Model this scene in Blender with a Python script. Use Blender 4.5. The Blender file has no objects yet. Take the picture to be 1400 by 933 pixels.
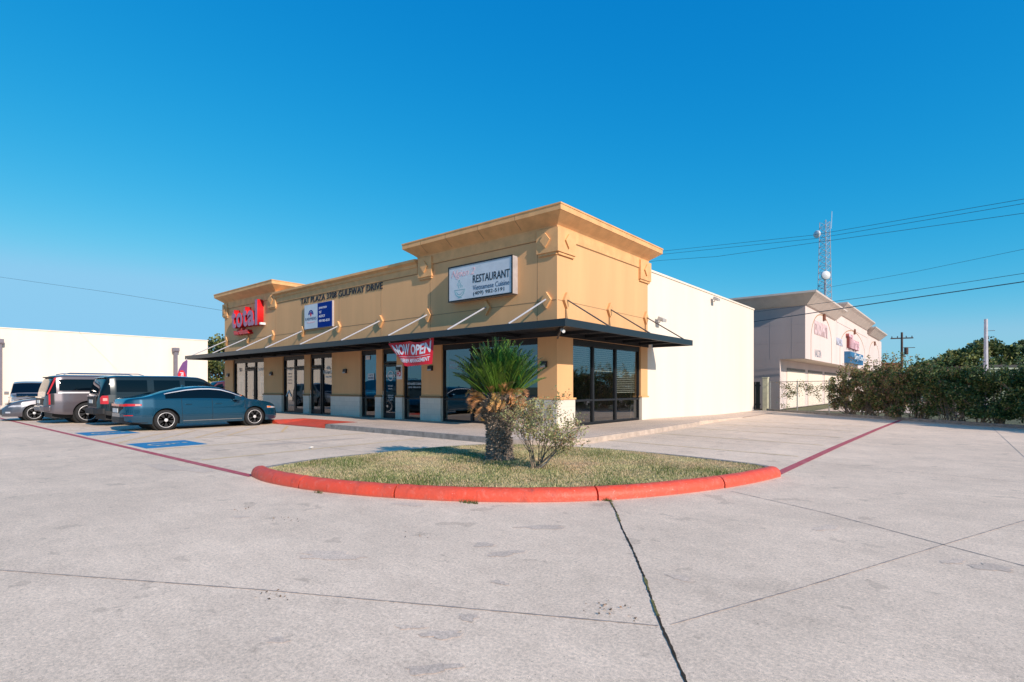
import bpy, bmesh, math, random
import numpy as np
from mathutils import Vector, Matrix
random.seed(7); rng = np.random.default_rng(7)
PI = math.pi
sc = bpy.context.scene
COL = sc.collection

# ------------------------------------------------------------------ materials
def nd(nt, t, **k):
    n = nt.nodes.new(t)
    for a, b in k.items():
        if a in n.inputs: n.inputs[a].default_value = b
        else: setattr(n, a, b)
    return n
def base_mat(name):
    m = bpy.data.materials.new(name); m.use_nodes = True
    nt = m.node_tree
    return m, nt, nt.nodes['Principled BSDF']
def c4(c): return (c[0], c[1], c[2], 1)
def mat(name, col, rough=.6, var=.12, scale=3., metal=0., bump=0., bscale=60., spec=.5, coat=0., detail=6., streak=False, coords='Object'):
    """noise-varied surface"""
    m, nt, p = base_mat(name); L = nt.links
    tc = nd(nt, 'ShaderNodeTexCoord')
    mp = nd(nt, 'ShaderNodeMapping'); L.new(tc.outputs[coords], mp.inputs['Vector'])
    if streak: mp.inputs['Scale'].default_value = (1, 1, .12)
    n = nd(nt, 'ShaderNodeTexNoise', Scale=scale, Detail=detail, Roughness=.6); L.new(mp.outputs[0], n.inputs['Vector'])
    r = nd(nt, 'ShaderNodeMapRange'); r.inputs[1].default_value = .3; r.inputs[2].default_value = .7
    r.inputs[3].default_value = 1-var; r.inputs[4].default_value = 1+var*.6
    L.new(n.outputs['Fac'], r.inputs[0])
    mx = nd(nt, 'ShaderNodeVectorMath', operation='SCALE'); mx.inputs[0].default_value = col
    L.new(r.outputs[0], mx.inputs['Scale']); L.new(mx.outputs[0], p.inputs['Base Color'])
    p.inputs['Roughness'].default_value = rough; p.inputs['Metallic'].default_value = metal
    p.inputs['Specular IOR Level'].default_value = spec
    if coat: p.inputs['Coat Weight'].default_value = coat; p.inputs['Coat Roughness'].default_value = .03
    if bump:
        n2 = nd(nt, 'ShaderNodeTexNoise', Scale=bscale, Detail=4.); L.new(tc.outputs[coords], n2.inputs['Vector'])
        b = nd(nt, 'ShaderNodeBump', Strength=bump, Distance=.01); L.new(n2.outputs['Fac'], b.inputs['Height']); L.new(b.outputs[0], p.inputs['Normal'])
    return m
def concrete(name, col, patches=True, speck=.5):
    m, nt, p = base_mat(name); L = nt.links
    tc = nd(nt, 'ShaderNodeTexCoord'); V = tc.outputs['Object']
    def noise(s, d=5., w=V, r=.6):
        n = nd(nt, 'ShaderNodeTexNoise', Scale=s, Detail=d, Roughness=r); L.new(w, n.inputs['Vector']); return n.outputs['Fac']
    def rng_(v, a, b, c, d):
        r = nd(nt, 'ShaderNodeMapRange'); L.new(v, r.inputs[0])
        for i, x in enumerate((a, b, c, d)): r.inputs[i+1].default_value = x
        return r.outputs[0]
    def mul(a, b):
        q = nd(nt, 'ShaderNodeMath', operation='MULTIPLY'); L.new(a, q.inputs[0]); L.new(b, q.inputs[1]); return q.outputs[0]
    f = rng_(noise(.22, 7., r=.7), .3, .7, .83, 1.09)
    f = mul(f, rng_(noise(1.3, 9., r=.75), .3, .7, .88, 1.08)); f = mul(f, rng_(noise(14., 5., r=.8), .3, .7, .90, 1.07))
    mp = nd(nt, 'ShaderNodeMapping'); L.new(V, mp.inputs[0]); mp.inputs['Scale'].default_value = (.5, 6, 1); mp.inputs['Rotation'].default_value = (0, 0, .9)
    f = mul(f, rng_(noise(1.1, 6., mp.outputs[0]), .3, .75, .95, 1.03))
    f = mul(f, rng_(noise(45., 4., r=.85), .35, .66, 1-.62*speck, 1+.34*speck)); f = mul(f, rng_(noise(5.5, 7., r=.85), .3, .7, .90, 1.07))
    f = mul(f, rng_(noise(190., 2.), .3, .7, 1-.4*speck, 1+.3*speck))
    v = nd(nt, 'ShaderNodeTexVoronoi', Scale=24.); L.new(V, v.inputs[0])
    f = mul(f, rng_(v.outputs['Distance'], .05, .13, 1-1.1*speck, 1.))
    if patches:
        f = mul(f, rng_(noise(1.7, 4., r=.55), .635, .65, 1., .83))     # damp-looking repair blotches
        mp2 = nd(nt, 'ShaderNodeMapping'); L.new(V, mp2.inputs[0]); mp2.inputs['Location'].default_value = (7, 3, 0)
        mp3 = nd(nt, 'ShaderNodeMapping'); L.new(V, mp3.inputs[0]); mp3.inputs['Location'].default_value = (2.3, 8.1, 0); mp3.inputs['Scale'].default_value = (1, 1.6, 1); f = mul(f, rng_(noise(2.6, 5., mp3.outputs[0], .6), .665, .69, 1., .78))
        f = mul(f, rng_(noise(.55, 5., mp2.outputs[0]), .62, .75, 1., .86))
    mx = nd(nt, 'ShaderNodeVectorMath', operation='SCALE'); mx.inputs[0].default_value = col
    L.new(f, mx.inputs['Scale']); L.new(mx.outputs[0], p.inputs['Base Color'])
    p.inputs['Roughness'].default_value = .85; p.inputs['Specular IOR Level'].default_value = .25
    b = nd(nt, 'ShaderNodeBump', Strength=.35, Distance=.006); L.new(noise(140., 3.), b.inputs['Height']); L.new(b.outputs[0], p.inputs['Normal'])
    return m
def worn_paint(name, col, under=(.72, .57, .47), keep=.5):
    """road paint worn through to the slab in patches"""
    m, nt, p = base_mat(name); L = nt.links
    tc = nd(nt, 'ShaderNodeTexCoord')
    n = nd(nt, 'ShaderNodeTexNoise', Scale=9., Detail=8., Roughness=.75); L.new(tc.outputs['Object'], n.inputs[0])
    r = nd(nt, 'ShaderNodeMapRange'); L.new(n.outputs['Fac'], r.inputs[0])
    r.inputs[1].default_value = keep-.1; r.inputs[2].default_value = keep+.12; r.inputs[3].default_value = .95; r.inputs[4].default_value = .25
    mx = nd(nt, 'ShaderNodeMix', data_type='RGBA'); L.new(r.outputs[0], mx.inputs[0]); mx.inputs[6].default_value = c4(under); mx.inputs[7].default_value = c4(col)
    L.new(mx.outputs[2], p.inputs['Base Color']); p.inputs['Roughness'].default_value = .8
    return m
def glass_mat(name, tint=(.55, .62, .62), minref=.10, ior=1.7):
    m = bpy.data.materials.new(name); m.use_nodes = True; nt = m.node_tree; nt.nodes.clear(); L = nt.links
    o = nd(nt, 'ShaderNodeOutputMaterial'); mix = nd(nt, 'ShaderNodeMixShader')
    t = nd(nt, 'ShaderNodeBsdfTransparent', Color=c4(tint)); g = nd(nt, 'ShaderNodeBsdfGlossy', Roughness=.012, Color=(.92, .95, 1, 1))
    f = nd(nt, 'ShaderNodeFresnel', IOR=ior); a = nd(nt, 'ShaderNodeMath', operation='ADD', use_clamp=True); a.inputs[1].default_value = minref
    tc = nd(nt, 'ShaderNodeTexCoord'); n = nd(nt, 'ShaderNodeTexNoise', Scale=.9, Detail=1.); b = nd(nt, 'ShaderNodeBump', Strength=.12, Distance=.02)
    L.new(tc.outputs['Object'], n.inputs[0]); L.new(n.outputs['Fac'], b.inputs['Height']); L.new(b.outputs[0], g.inputs['Normal'])
    L.new(f.outputs[0], a.inputs[0]); L.new(a.outputs[0], mix.inputs[0]); L.new(t.outputs[0], mix.inputs[1]); L.new(g.outputs[0], mix.inputs[2]); L.new(mix.outputs[0], o.inputs[0])
    return m
def leaf_mat(name, col, var=.35, rough=.5, trans=.25, scale=3.):
    m, nt, p = base_mat(name); L = nt.links
    g = nd(nt, 'ShaderNodeNewGeometry'); 
    hs = nd(nt, 'ShaderNodeHueSaturation', Color=c4(col))
    r = nd(nt, 'ShaderNodeMapRange'); L.new(g.outputs['Random Per Island'], r.inputs[0]); r.inputs[3].default_value = 1-var; r.inputs[4].default_value = 1+var*1.3
    L.new(r.outputs[0], hs.inputs['Value'])
    n = nd(nt, 'ShaderNodeTexNoise', Scale=scale, Detail=2.); tc = nd(nt, 'ShaderNodeTexCoord'); L.new(tc.outputs['Object'], n.inputs[0])
    r2 = nd(nt, 'ShaderNodeMapRange'); L.new(n.outputs['Fac'], r2.inputs[0]); r2.inputs[1].default_value = .3; r2.inputs[2].default_value = .7; r2.inputs[3].default_value = .475; r2.inputs[4].default_value = .52
    L.new(r2.outputs[0], hs.inputs['Hue'])
    L.new(hs.outputs[0], p.inputs['Base Color']); p.inputs['Roughness'].default_value = rough
    tr = nd(nt, 'ShaderNodeBsdfTranslucent'); L.new(hs.outputs[0], tr.inputs[0])
    mix = nd(nt, 'ShaderNodeMixShader', Fac=trans); out = nt.nodes['Material Output']
    L.new(p.outputs[0], mix.inputs[1]); L.new(tr.outputs[0], mix.inputs[2]); L.new(mix.outputs[0], out.inputs[0])
    return m
def brick_mat(name, col, mortar, s=1., bw=.4, rh=.2, bump=.3):
    m, nt, p = base_mat(name); L = nt.links
    tc = nd(nt, 'ShaderNodeTexCoord'); mp = nd(nt, 'ShaderNodeMapping'); L.new(tc.outputs['Object'], mp.inputs[0])
    mp.inputs['Rotation'].default_value = (PI/2, 0, 0)
    b = nd(nt, 'ShaderNodeTexBrick', Scale=s, Color1=c4(col), Color2=c4([x*.93 for x in col]), Mortar=c4(mortar)); b.inputs['Brick Width'].default_value = bw; b.inputs['Row Height'].default_value = rh; b.inputs['Mortar Size'].default_value = .008
    L.new(mp.outputs[0], b.inputs[0]); L.new(b.outputs[0], p.inputs['Base Color']); p.inputs['Roughness'].default_value = .75
    n = nd(nt, 'ShaderNodeTexNoise', Scale=30.); L.new(tc.outputs['Object'], n.inputs[0])
    bb = nd(nt, 'ShaderNodeBump', Strength=bump, Distance=.01); L.new(n.outputs['Fac'], bb.inputs['Height']); L.new(bb.outputs[0], p.inputs['Normal'])
    return m
M = {}
M['lot'] = concrete('lot_concrete', (.95, .735, .555))
M['walk'] = concrete('walk_concrete', (.80, .62, .49), patches=False, speck=.6)
M['kerbgrey'] = mat('grey_kerb', (.26, .24, .22), .9, .35, 6., bump=.5, bscale=40)
M['ground'] = mat('ground_grass', (.13, .13, .06), .95, .4, .6, bump=.3, bscale=8)
M['asphalt'] = mat('asphalt', (.09, .09, .095), .9, .25, 2.)
def kerb_paint():
    m, nt, p = base_mat('red_kerb_paint'); L = nt.links
    tc = nd(nt, 'ShaderNodeTexCoord'); V = tc.outputs['Object']
    def ramp(sc_, a, b, c, d, det=6., r=.7, v=V):
        n = nd(nt, 'ShaderNodeTexNoise', Scale=sc_, Detail=det, Roughness=r); L.new(v, n.inputs[0]); q = nd(nt, 'ShaderNodeMapRange'); L.new(n.outputs['Fac'], q.inputs[0])
        for i, x in enumerate((a, b, c, d)): q.inputs[i+1].default_value = x
        return q.outputs[0]
    def mixc(f, a, b):
        x = nd(nt, 'ShaderNodeMix', data_type='RGBA'); L.new(f, x.inputs[0])
        if isinstance(a, tuple): x.inputs[6].default_value = c4(a)
        else: L.new(a, x.inputs[6])
        x.inputs[7].default_value = c4(b); return x.outputs[2]
    c = mixc(ramp(2.2, .35, .65, 0, 1), (.80, .080, .034), (.64, .085, .045))
    c = mixc(ramp(11., .52, .66, 0, .55), c, (.72, .17, .12))         # sun-bleached rubs
    c = mixc(ramp(26., .655, .68, 0, .9), c, (.60, .50, .44))          # chips to bare concrete
    mp = nd(nt, 'ShaderNodeMapping'); L.new(V, mp.inputs[0]); mp.inputs['Scale'].default_value = (1, 1, .25)
    c = mixc(ramp(7., .54, .72, 0, .65, v=mp.outputs[0]), c, (.16, .04, .035))   # tyre scuffs
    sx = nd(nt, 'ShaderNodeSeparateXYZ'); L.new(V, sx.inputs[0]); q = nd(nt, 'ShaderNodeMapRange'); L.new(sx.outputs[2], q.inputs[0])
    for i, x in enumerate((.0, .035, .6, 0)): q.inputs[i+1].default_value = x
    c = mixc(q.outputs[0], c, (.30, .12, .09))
    L.new(c, p.inputs['Base Color']); p.inputs['Roughness'].default_value = .55
    n2 = nd(nt, 'ShaderNodeTexNoise', Scale=30., Detail=5.); L.new(V, n2.inputs[0]); b = nd(nt, 'ShaderNodeBump', Strength=.5, Distance=.012); L.new(n2.outputs['Fac'], b.inputs['Height']); L.new(b.outputs[0], p.inputs['Normal'])
    return m
M['red'] = kerb_paint()
M['redline'] = worn_paint('red_line', (.46, .06, .08), (.60, .40, .39), .60)
M['yellow'] = worn_paint('yellow_line', (.80, .50, .16), (.74, .59, .49), .5)
M['yellow2'] = worn_paint('yellow_faint', (.76, .56, .28), (.74, .59, .49), .56)
M['blue'] = worn_paint('blue_paint', (.01, .20, .42), (.06, .26, .42), .6)
M['whitepaint'] = worn_paint('white_paint', (.62, .55, .42), (.3, .35, .35), .5)
M['joint'] = mat('joint_dark', (.06, .05, .04), 1., .5, 9., spec=.05)
M['jointfine'] = mat('joint_fine', (.36, .31, .28), .95, .3, 6.)
M['moss'] = mat('moss', (.19, .17, .07), 1., .5, 30., spec=.05)
M['tan'] = mat('tan_stucco', (.74, .41, .19), .85, .09, 1.2, bump=.25, bscale=90, streak=True)
M['tandark'] = mat('tan_groove', (.38, .22, .11), .9, .1)
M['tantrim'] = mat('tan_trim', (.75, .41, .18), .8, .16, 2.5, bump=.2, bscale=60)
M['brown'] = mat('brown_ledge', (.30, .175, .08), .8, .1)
M['white'] = mat('white_wall', (.80, .695, .585), .85, .06, .8, bump=.15, bscale=60, streak=True)
M['plinth'] = brick_mat('white_block', (.74, .66, .56), (.6, .54, .46))
M['stone'] = mat('rough_stone', (.62, .58, .52), .9, .35, 9., bump=1., bscale=14)
M['black'] = mat('black_metal', (.010, .011, .014), .5, .15, 3.)
M['canopy'] = mat('canopy_blue_black', (.016, .022, .028), .42, .15, 2.)
M['steel'] = mat('strut_paint', (.42, .42, .46), .4, .1, 3.)
M['steeld'] = mat('strut_dark', (.10, .085, .08), .5, .1, 3.)
M['glass'] = glass_mat('shop_glass')
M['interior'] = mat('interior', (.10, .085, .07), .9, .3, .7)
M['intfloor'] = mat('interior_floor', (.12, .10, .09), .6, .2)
M['blind'] = mat('blind_slats', (.74, .66, .58), .7, .05)
M['blueshade'] = mat('blue_film', (.02, .34, .55), .5, .35, 3.)
M['teal'] = mat('teal_film', (.015, .14, .20), .5, .3, 2.)
M['signwhite'] = mat('sign_face', (.60, .64, .70), .35, .10, 2.5)
M['signside'] = mat('sign_side', (.42, .38, .38), .5, .2)
M['signblue'] = mat('sign_blue', (.003, .035, .24), .7, .08, spec=.05)
M['ink'] = mat('ink_black', (.012, .018, .03), .6, .1)
M['inknavy'] = mat('ink_navy', (.03, .07, .16), .6, .1)
M['pink'] = mat('faded_pink', (.78, .50, .55), .6, .3, 9.)
M['tealink'] = mat('ink_teal', (.16, .42, .46), .6, .2)
M['decal'] = mat('white_decal', (.60, .66, .70), .6, .1)
M['redsign'] = mat('channel_red', (.70, .015, .02), .35, .08)
M['mauve'] = mat('channel_face_shade', (.40, .16, .27), .35, .15, 6.)  # letter faces in shadow: their shaded, reflecting look put into the colour
M['banner'] = mat('banner_red', (.60, .010, .025), .55, .12, 3.)
M['bannerw'] = mat('banner_white', (.62, .64, .72), .6, .1)
M['paper'] = mat('paper', (.75, .75, .74), .8, .05)
M['posterblue'] = mat('poster_aqua', (.18, .45, .5), .7, .3, 9.)
M['lamp'] = mat('lamp_bronze', (.03, .022, .022), .5, .2)
M['lampgrey'] = mat('lamp_grey', (.45, .42, .40), .5, .2)
M['pot'] = mat('planter_concrete', (.45, .40, .36), .9, .2, 6., bump=.4)
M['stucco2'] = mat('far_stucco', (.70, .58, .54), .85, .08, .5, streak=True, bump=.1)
M['stucco2_shaded'] = mat('far_stucco_shaded', (.36, .30, .295), .85, .12, .5, streak=True)  # darker copy of far_stucco, end-wall shade put into the colour
M['cornice2'] = mat('far_cornice', (.58, .48, .42), .7, .12, 2.)
M['brick2'] = mat('brown_key', (.20, .07, .04), .8, .2)
M['galv'] = mat('galvanised', (.33, .33, .33), .45, .15, metal=.4)
M['postcream'] = mat('post_cream', (.58, .54, .38), .8, .2, 4.)
M['gate'] = mat('gate_dark', (.035, .045, .035), .7, .3)
M['mast'] = mat('mast_steel_sky_blend', (.42, .42, .47), .5, .2)  # steel colour lightened and blended towards the sky behind it
M['mastred'] = mat('mast_red', (.42, .22, .22), .6, .2)
M['dish'] = mat('dish_white', (.72, .72, .74), .5, .08)
M['wood'] = mat('pole_wood', (.10, .065, .055), .9, .3, 5.)
M['polewhite'] = mat('pole_concrete', (.52, .50, .54), .7, .15)
M['polegrey'] = mat('pole_bronze', (.17, .15, .18), .5, .12)
M['wire'] = mat('wire', (.03, .06, .09), .6, .1)
M['bark'] = mat('bark', (.10, .07, .05), .95, .4, 12., bump=.8)
M['cyctrunk'] = mat('cycad_trunk', (.19, .145, .115), .95, .5, 14., bump=1., bscale=30)
M['cycscale'] = mat('cycad_scale', (.34, .27, .21), .95, .5, 20.)
M['twig'] = mat('twig', (.24, .18, .13), .9, .3, 15.)
M['twigpale'] = mat('twig_pale', (.42, .38, .34), .9, .3, 15.)
M['frond'] = leaf_mat('frond_green', (.014, .058, .012), .6, .28, .10)
M['frondlt'] = leaf_mat('frond_light', (.10, .19, .025), .35, .35, .2)
M['frondry'] = leaf_mat('frond_dry', (.52, .27, .10), .35, .8, .2)
M['leafd'] = leaf_mat('leaf_dark', (.036, .085, .022), .5, .5, .18, 1.)
M['leafm'] = leaf_mat('leaf_mid', (.11, .16, .04), .45, .5, .25, 1.)
M['leafl'] = leaf_mat('leaf_light', (.27, .27, .09), .4, .55, .3, 1.)
M['leafb'] = leaf_mat('leaf_brown', (.33, .20, .11), .4, .8, .2, 1.)
M['leafs'] = leaf_mat('leaf_shrub', (.36, .36, .16), .45, .5, .3)
M['treed'] = leaf_mat('tree_dark', (.045, .075, .022), .4, .6, .2, .4)
M['treem'] = leaf_mat('tree_mid', (.12, .15, .04), .35, .6, .2, .4)
M['treel'] = leaf_mat('tree_light', (.20, .21, .06), .35, .6, .2, .4)
M['grassg'] = leaf_mat('grass_green', (.17, .21, .06), .55, .7, .35, 1.5)
M['grassy'] = leaf_mat('grass_straw', (.68, .55, .32), .4, .8, .35, 1.5)
M['soil'] = mat('soil_thatch', (.38, .32, .17), .95, .5, 14., bump=.6)
# vehicles
def car_paint(name, col, metal=.35, rough=.28):
    return mat(name, col, rough, .03, 1., metal=metal, coat=1.)
M['pblue'] = car_paint('paint_blue', (.003, .055, .105), .45, .26)
M['pdark'] = car_paint('paint_dark', (.008, .014, .017), .3, .25)
M['pgrey'] = car_paint('paint_grey', (.115, .098, .112), .5, .32)
M['psilver'] = car_paint('paint_silver', (.10, .10, .12), .4, .3)
M['pwhite'] = car_paint('paint_white', (.27, .245, .22), .1, .35)
M['pred'] = car_paint('paint_maroon', (.10, .012, .02), .3, .3)
M['carglass'] = mat('car_glass', (.002, .005, .009), .03, .05, 1., spec=.35)
M['tyre'] = mat('tyre', (.018, .018, .02), .85, .2, 9.)
M['rim'] = mat('alloy', (.72, .71, .72), .38, .05, metal=.35)
M['rimdark'] = mat('alloy_dark', (.03, .03, .035), .5, .1)
M['chrome'] = mat('chrome', (.7, .7, .72), .15, .02, metal=1.)
M['plastic'] = mat('trim_black', (.012, .012, .014), .6, .1)
M['seam'] = mat('seam', (.004, .006, .008), .8, .05)
M['tail'] = mat('tail_red', (.55, .01, .012), .15, .08, 9., coat=1.)
M['taillit'] = mat('tail_clear', (.75, .35, .30), .2, .2, 9., coat=1.)
M['head'] = mat('headlight', (.5, .5, .55), .12, .4, 9., coat=1.)
M['amber'] = mat('amber', (.75, .18, .02), .2, .1)
M['plate'] = mat('plate', (.6, .62, .62), .5, .15, 12.)

# ------------------------------------------------------------------ helpers
class MB:
    def __init__(s): s.v = []; s.f = []; s.m = []
    def add(s, vs, fs, mi=0):
        o = len(s.v); s.v += [tuple(v) for v in vs]; s.f += [tuple(i+o for i in f) for f in fs]; s.m += [mi]*len(fs); return s
    def box(s, x0, x1, y0, y1, z0, z1, mi=0):
        vs = [(x, y, z) for x in (x0, x1) for y in (y0, y1) for z in (z0, z1)]
        return s.add(vs, [(0, 1, 3, 2), (4, 6, 7, 5), (0, 4, 5, 1), (2, 3, 7, 6), (0, 2, 6, 4), (1, 5, 7, 3)], mi)
    def tube(s, pts, r, n=8, mi=0, cap=True):
        pts = [Vector(p) for p in pts]; rs = r if isinstance(r, (list, tuple)) else [r]*len(pts)
        vs = []; up0 = None
        for i, p in enumerate(pts):
            d = (pts[min(i+1, len(pts)-1)]-pts[max(i-1, 0)]).normalized()
            if up0 is None: up0 = Vector((0, 0, 1)) if abs(d.z) < .9 else Vector((1, 0, 0))
            a = d.cross(up0).normalized(); b = a.cross(d)
            for k in range(n):
                t = 2*PI*k/n; vs.append(p+(a*math.cos(t)+b*math.sin(t))*rs[i])
        fs = [(i*n+k, i*n+(k+1) % n, (i+1)*n+(k+1) % n, (i+1)*n+k) for i in range(len(pts)-1) for k in range(n)]
        if cap: fs += [tuple(range(n))[::-1], tuple(range((len(pts)-1)*n, len(pts)*n))]
        return s.add(vs, fs, mi)
    def lathe(s, prof, n=24, axis='z', c=(0, 0, 0), mi=0):
        vs = []; 
        for r, h in prof:
            for k in range(n):
                t = 2*PI*k/n; a, b = r*math.cos(t), r*math.sin(t)
                v = (a, b, h) if axis == 'z' else ((a, h, b) if axis == 'y' else (h, a, b))
                vs.append((v[0]+c[0], v[1]+c[1], v[2]+c[2]))
        fs = [(i*n+k, i*n+(k+1) % n, (i+1)*n+(k+1) % n, (i+1)*n+k) for i in range(len(prof)-1) for k in range(n)]
        fs += [tuple(range(n)), tuple(range((len(prof)-1)*n, len(prof)*n))]
        return s.add(vs, fs, mi)
    def prism(s, poly, fn, d0, d1, mi=0):
        """poly of 2d points, fn(a,b,d)->xyz"""
        n = len(poly); vs = [fn(a, b, d0) for a, b in poly]+[fn(a, b, d1) for a, b in poly]
        return s.add(vs, [tuple(range(n)), tuple(range(n, 2*n))[::-1]]+[(k, (k+1) % n, n+(k+1) % n, n+k) for k in range(n)], mi)
    def build(s, name, mats, parent=None, smooth=False, bevel=0, recalc=True):
        me = bpy.data.meshes.new(name); me.from_pydata(s.v, [], s.f)
        if not isinstance(mats, (list, tuple)): mats = [mats]
        for m in mats: me.materials.append(m)
        if len(mats) > 1: me.polygons.foreach_set('material_index', s.m)
        if recalc:
            bm = bmesh.new(); bm.from_mesh(me); bmesh.ops.recalc_face_normals(bm, faces=bm.faces); bm.to_mesh(me); bm.free()
        if smooth: me.polygons.foreach_set('use_smooth', [True]*len(me.polygons))
        me.update()
        o = bpy.data.objects.new(name, me); COL.objects.link(o)
        if parent: o.parent = parent
        if bevel:
            b = o.modifiers.new('b', 'BEVEL'); b.width = bevel; b.segments = 2; b.limit_method = 'ANGLE'
        return o
def quads(name, V, mats, mi=None, parent=None, k=4, smooth=False):
    """V: (n,k,3) separate polygons"""
    n = len(V); me = bpy.data.meshes.new(name)
    me.vertices.add(n*k); me.vertices.foreach_set('co', np.ascontiguousarray(V, dtype=np.float32).reshape(-1))
    me.loops.add(n*k); me.loops.foreach_set('vertex_index', np.arange(n*k, dtype=np.int32))
    me.polygons.add(n); me.polygons.foreach_set('loop_start', np.arange(0, n*k, k, dtype=np.int32)); me.polygons.foreach_set('loop_total', np.full(n, k, dtype=np.int32))
    if not isinstance(mats, (list, tuple)): mats = [mats]
    for m in mats: me.materials.append(m)
    if mi is not None: me.polygons.foreach_set('material_index', np.asarray(mi, dtype=np.int32))
    me.update(calc_edges=True); me.validate()
    o = bpy.data.objects.new(name, me); COL.objects.link(o)
    if parent: o.parent = parent
    return o
def tag(o, label=None, cat=None, group=None, kind=None):
    if label: o['label'] = label
    if cat: o['category'] = cat
    if group: o['group'] = group
    if kind: o['kind'] = kind
    return o
def empty(name, loc=(0, 0, 0), rz=0, label=None, cat=None, group=None):
    o = bpy.data.objects.new(name, None); COL.objects.link(o); o.location = loc; o.rotation_euler = (0, 0, rz); o.empty_display_size = .3
    return tag(o, label, cat, group)
def struct(o): return tag(o, kind='structure')
FX = lambda x, y, z: (x, -z, y)        # text on a wall facing -y
SX = lambda x, y, z: (z, x, y)         # text on a wall facing +x
def text(s, w, h, depth=.01, bold=0., shear=0., fn=FX, at=(0, 0, 0), name='lettering', m=None, parent=None, warp=None, cuts=0, spacing=1., m2=None):
    cu = bpy.data.curves.new(name, 'FONT'); cu.body = s; cu.extrude = .5; cu.offset = bold; cu.shear = shear; cu.space_character = spacing; cu.resolution_u = 3
    t = bpy.data.objects.new('tmp', cu); COL.objects.link(t)
    bpy.context.view_layer.update()
    me = bpy.data.meshes.new_from_object(t.evaluated_get(bpy.context.evaluated_depsgraph_get()))
    bpy.data.objects.remove(t)
    n = len(me.vertices); co = np.zeros(n*3); me.vertices.foreach_get('co', co); co = co.reshape(-1, 3)
    lo, hi = co.min(0), co.max(0)
    if cuts:
        bm = bmesh.new(); bm.from_mesh(me)
        for _ in range(cuts): bmesh.ops.subdivide_edges(bm, edges=[e for e in bm.edges if e.calc_length() > .12], cuts=1)
        bmesh.ops.triangulate(bm, faces=bm.faces); bm.to_mesh(me); bm.free()
    for v in me.vertices:
        x = (v.co.x-lo[0])/(hi[0]-lo[0])*w; y = (v.co.y-lo[1])/(hi[1]-lo[1])*h; z = (v.co.z+.5)*depth
        p = warp(x, y, z) if warp else fn(x, y, z)
        v.co = (p[0]+at[0], p[1]+at[1], p[2]+at[2])
    me.materials.clear(); me.materials.append(m)
    if m2:
        me.materials.append(m2)
        me.update()
        for pl in me.polygons: pl.material_index = 1 if abs(pl.normal.x if fn is SX else pl.normal.y) > .9 else 0
    me.name = name
    o = bpy.data.objects.new(name, me); COL.objects.link(o)
    if parent: o.parent = parent
    return o
def rect_on(fn, x0, x1, z0, z1, d0, d1, mb=None):
    mb = mb or MB(); return mb.prism([(x0, z0), (x1, z0), (x1, z1), (x0, z1)], fn, d0, d1)
def sheet(pts, z): # flat polygon
    return MB().add([(x, y, z) for x, y in pts], [tuple(range(len(pts)))])
def strip(pts, w, z, jitter=0.):
    """flat ribbon along a polyline"""
    P = []
    for i in range(len(pts)-1):
        a, b = Vector(pts[i]), Vector(pts[i+1]); n = max(1, int((b-a).length/.035)) if jitter else 1
        for k in range(n): P.append(a.lerp(b, k/n))
    P.append(Vector(pts[-1])); vs = []
    for i, p in enumerate(P):
        d = (P[min(i+1, len(P)-1)]-P[max(i-1, 0)]).normalized(); nrm = Vector((-d.y, d.x))
        hw = w/2*(1+random.uniform(-jitter, jitter)); off = random.uniform(-jitter, jitter)*w*.25
        for s in (-1, 1): q = p+nrm*(s*hw+off); vs.append((q.x, q.y, z))
    return MB().add(vs, [(2*i, 2*i+2, 2*i+3, 2*i+1) for i in range(len(P)-1)])

# ------------------------------------------------------------------ ground, lot, painted lines
struct(sheet([(-1500, -1500), (1500, -1500), (1500, 1500), (-1500, 1500)], -.06).build('ground', M['ground']))
struct(sheet([(-70, -40), (40, -40), (40, -12), (16.2, 8), (10.95, 12.45), (6.3, 16.45), (.4, 22.4), (-30, 22.4), (-30, 60), (-70, 60)], 0).build('parking_lot', M['lot']))
struct(sheet([(-300, -58), (300, -58), (300, -40.2), (-300, -40.2)], -.03).build('street', M['asphalt']))
struct(sheet([(2.6, 24), (30, 24), (30, 75), (2.6, 75)], -.03).build('neighbour_lot', M['walk']))
def line(name, pts, w, z, m, jit=0.): return struct(strip(pts, w, z, jit).build(name, m))
line('red_line_marking', [(1.0, -9.84), (-22, -9.88), (-40, -9.9)], .14, .004, M['redline'])
line('red_line_marking', [(7.36, -4.3), (7.38, 1.0), (7.48, 8.3), (7.65, 15.3)], .15, .004, M['redline'])
for x in (-1.72, -4.42):
    line('parking_line', [(x, -9.6), (x-.12, -3.85)], .09, .004, M['yellow2'])
line('parking_line', [(-6.72, -9.7), (-6.85, -5.2)], .08, .004, M['yellow2'])
for x in (-12.75, -15.9, -19.3): line('parking_line', [(x, -9.6), (x, -3.8)], .09, .004, M['yellow2'])
for a, b in (((-9.77, -4.81), (-6.97, -6.95)), ((-9.47, -5.89), (-6.91, -7.85)), ((-9.69, -6.88), (-6.81, -8.9)), ((-9.6, -7.75), (-6.86, -9.68)), ((-9.6, -8.6), (-8.1, -9.65)), ((-9.4, -3.85), (-7.0, -5.3))):
    line('hatch_line', [a, b], .09, .004, M['yellow'])
for a, b in (((2.33, -1.01), (7.1, -1.5)), ((2.38, 1.91), (7.1, 1.25)), ((2.4, 4.68), (7.1, 3.95)), ((2.5, 7.19), (7.1, 6.7)), ((2.4, 9.9), (7.1, 9.4))):
    line('parking_line', [a, b], .07, .004, M['yellow2'])
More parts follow.
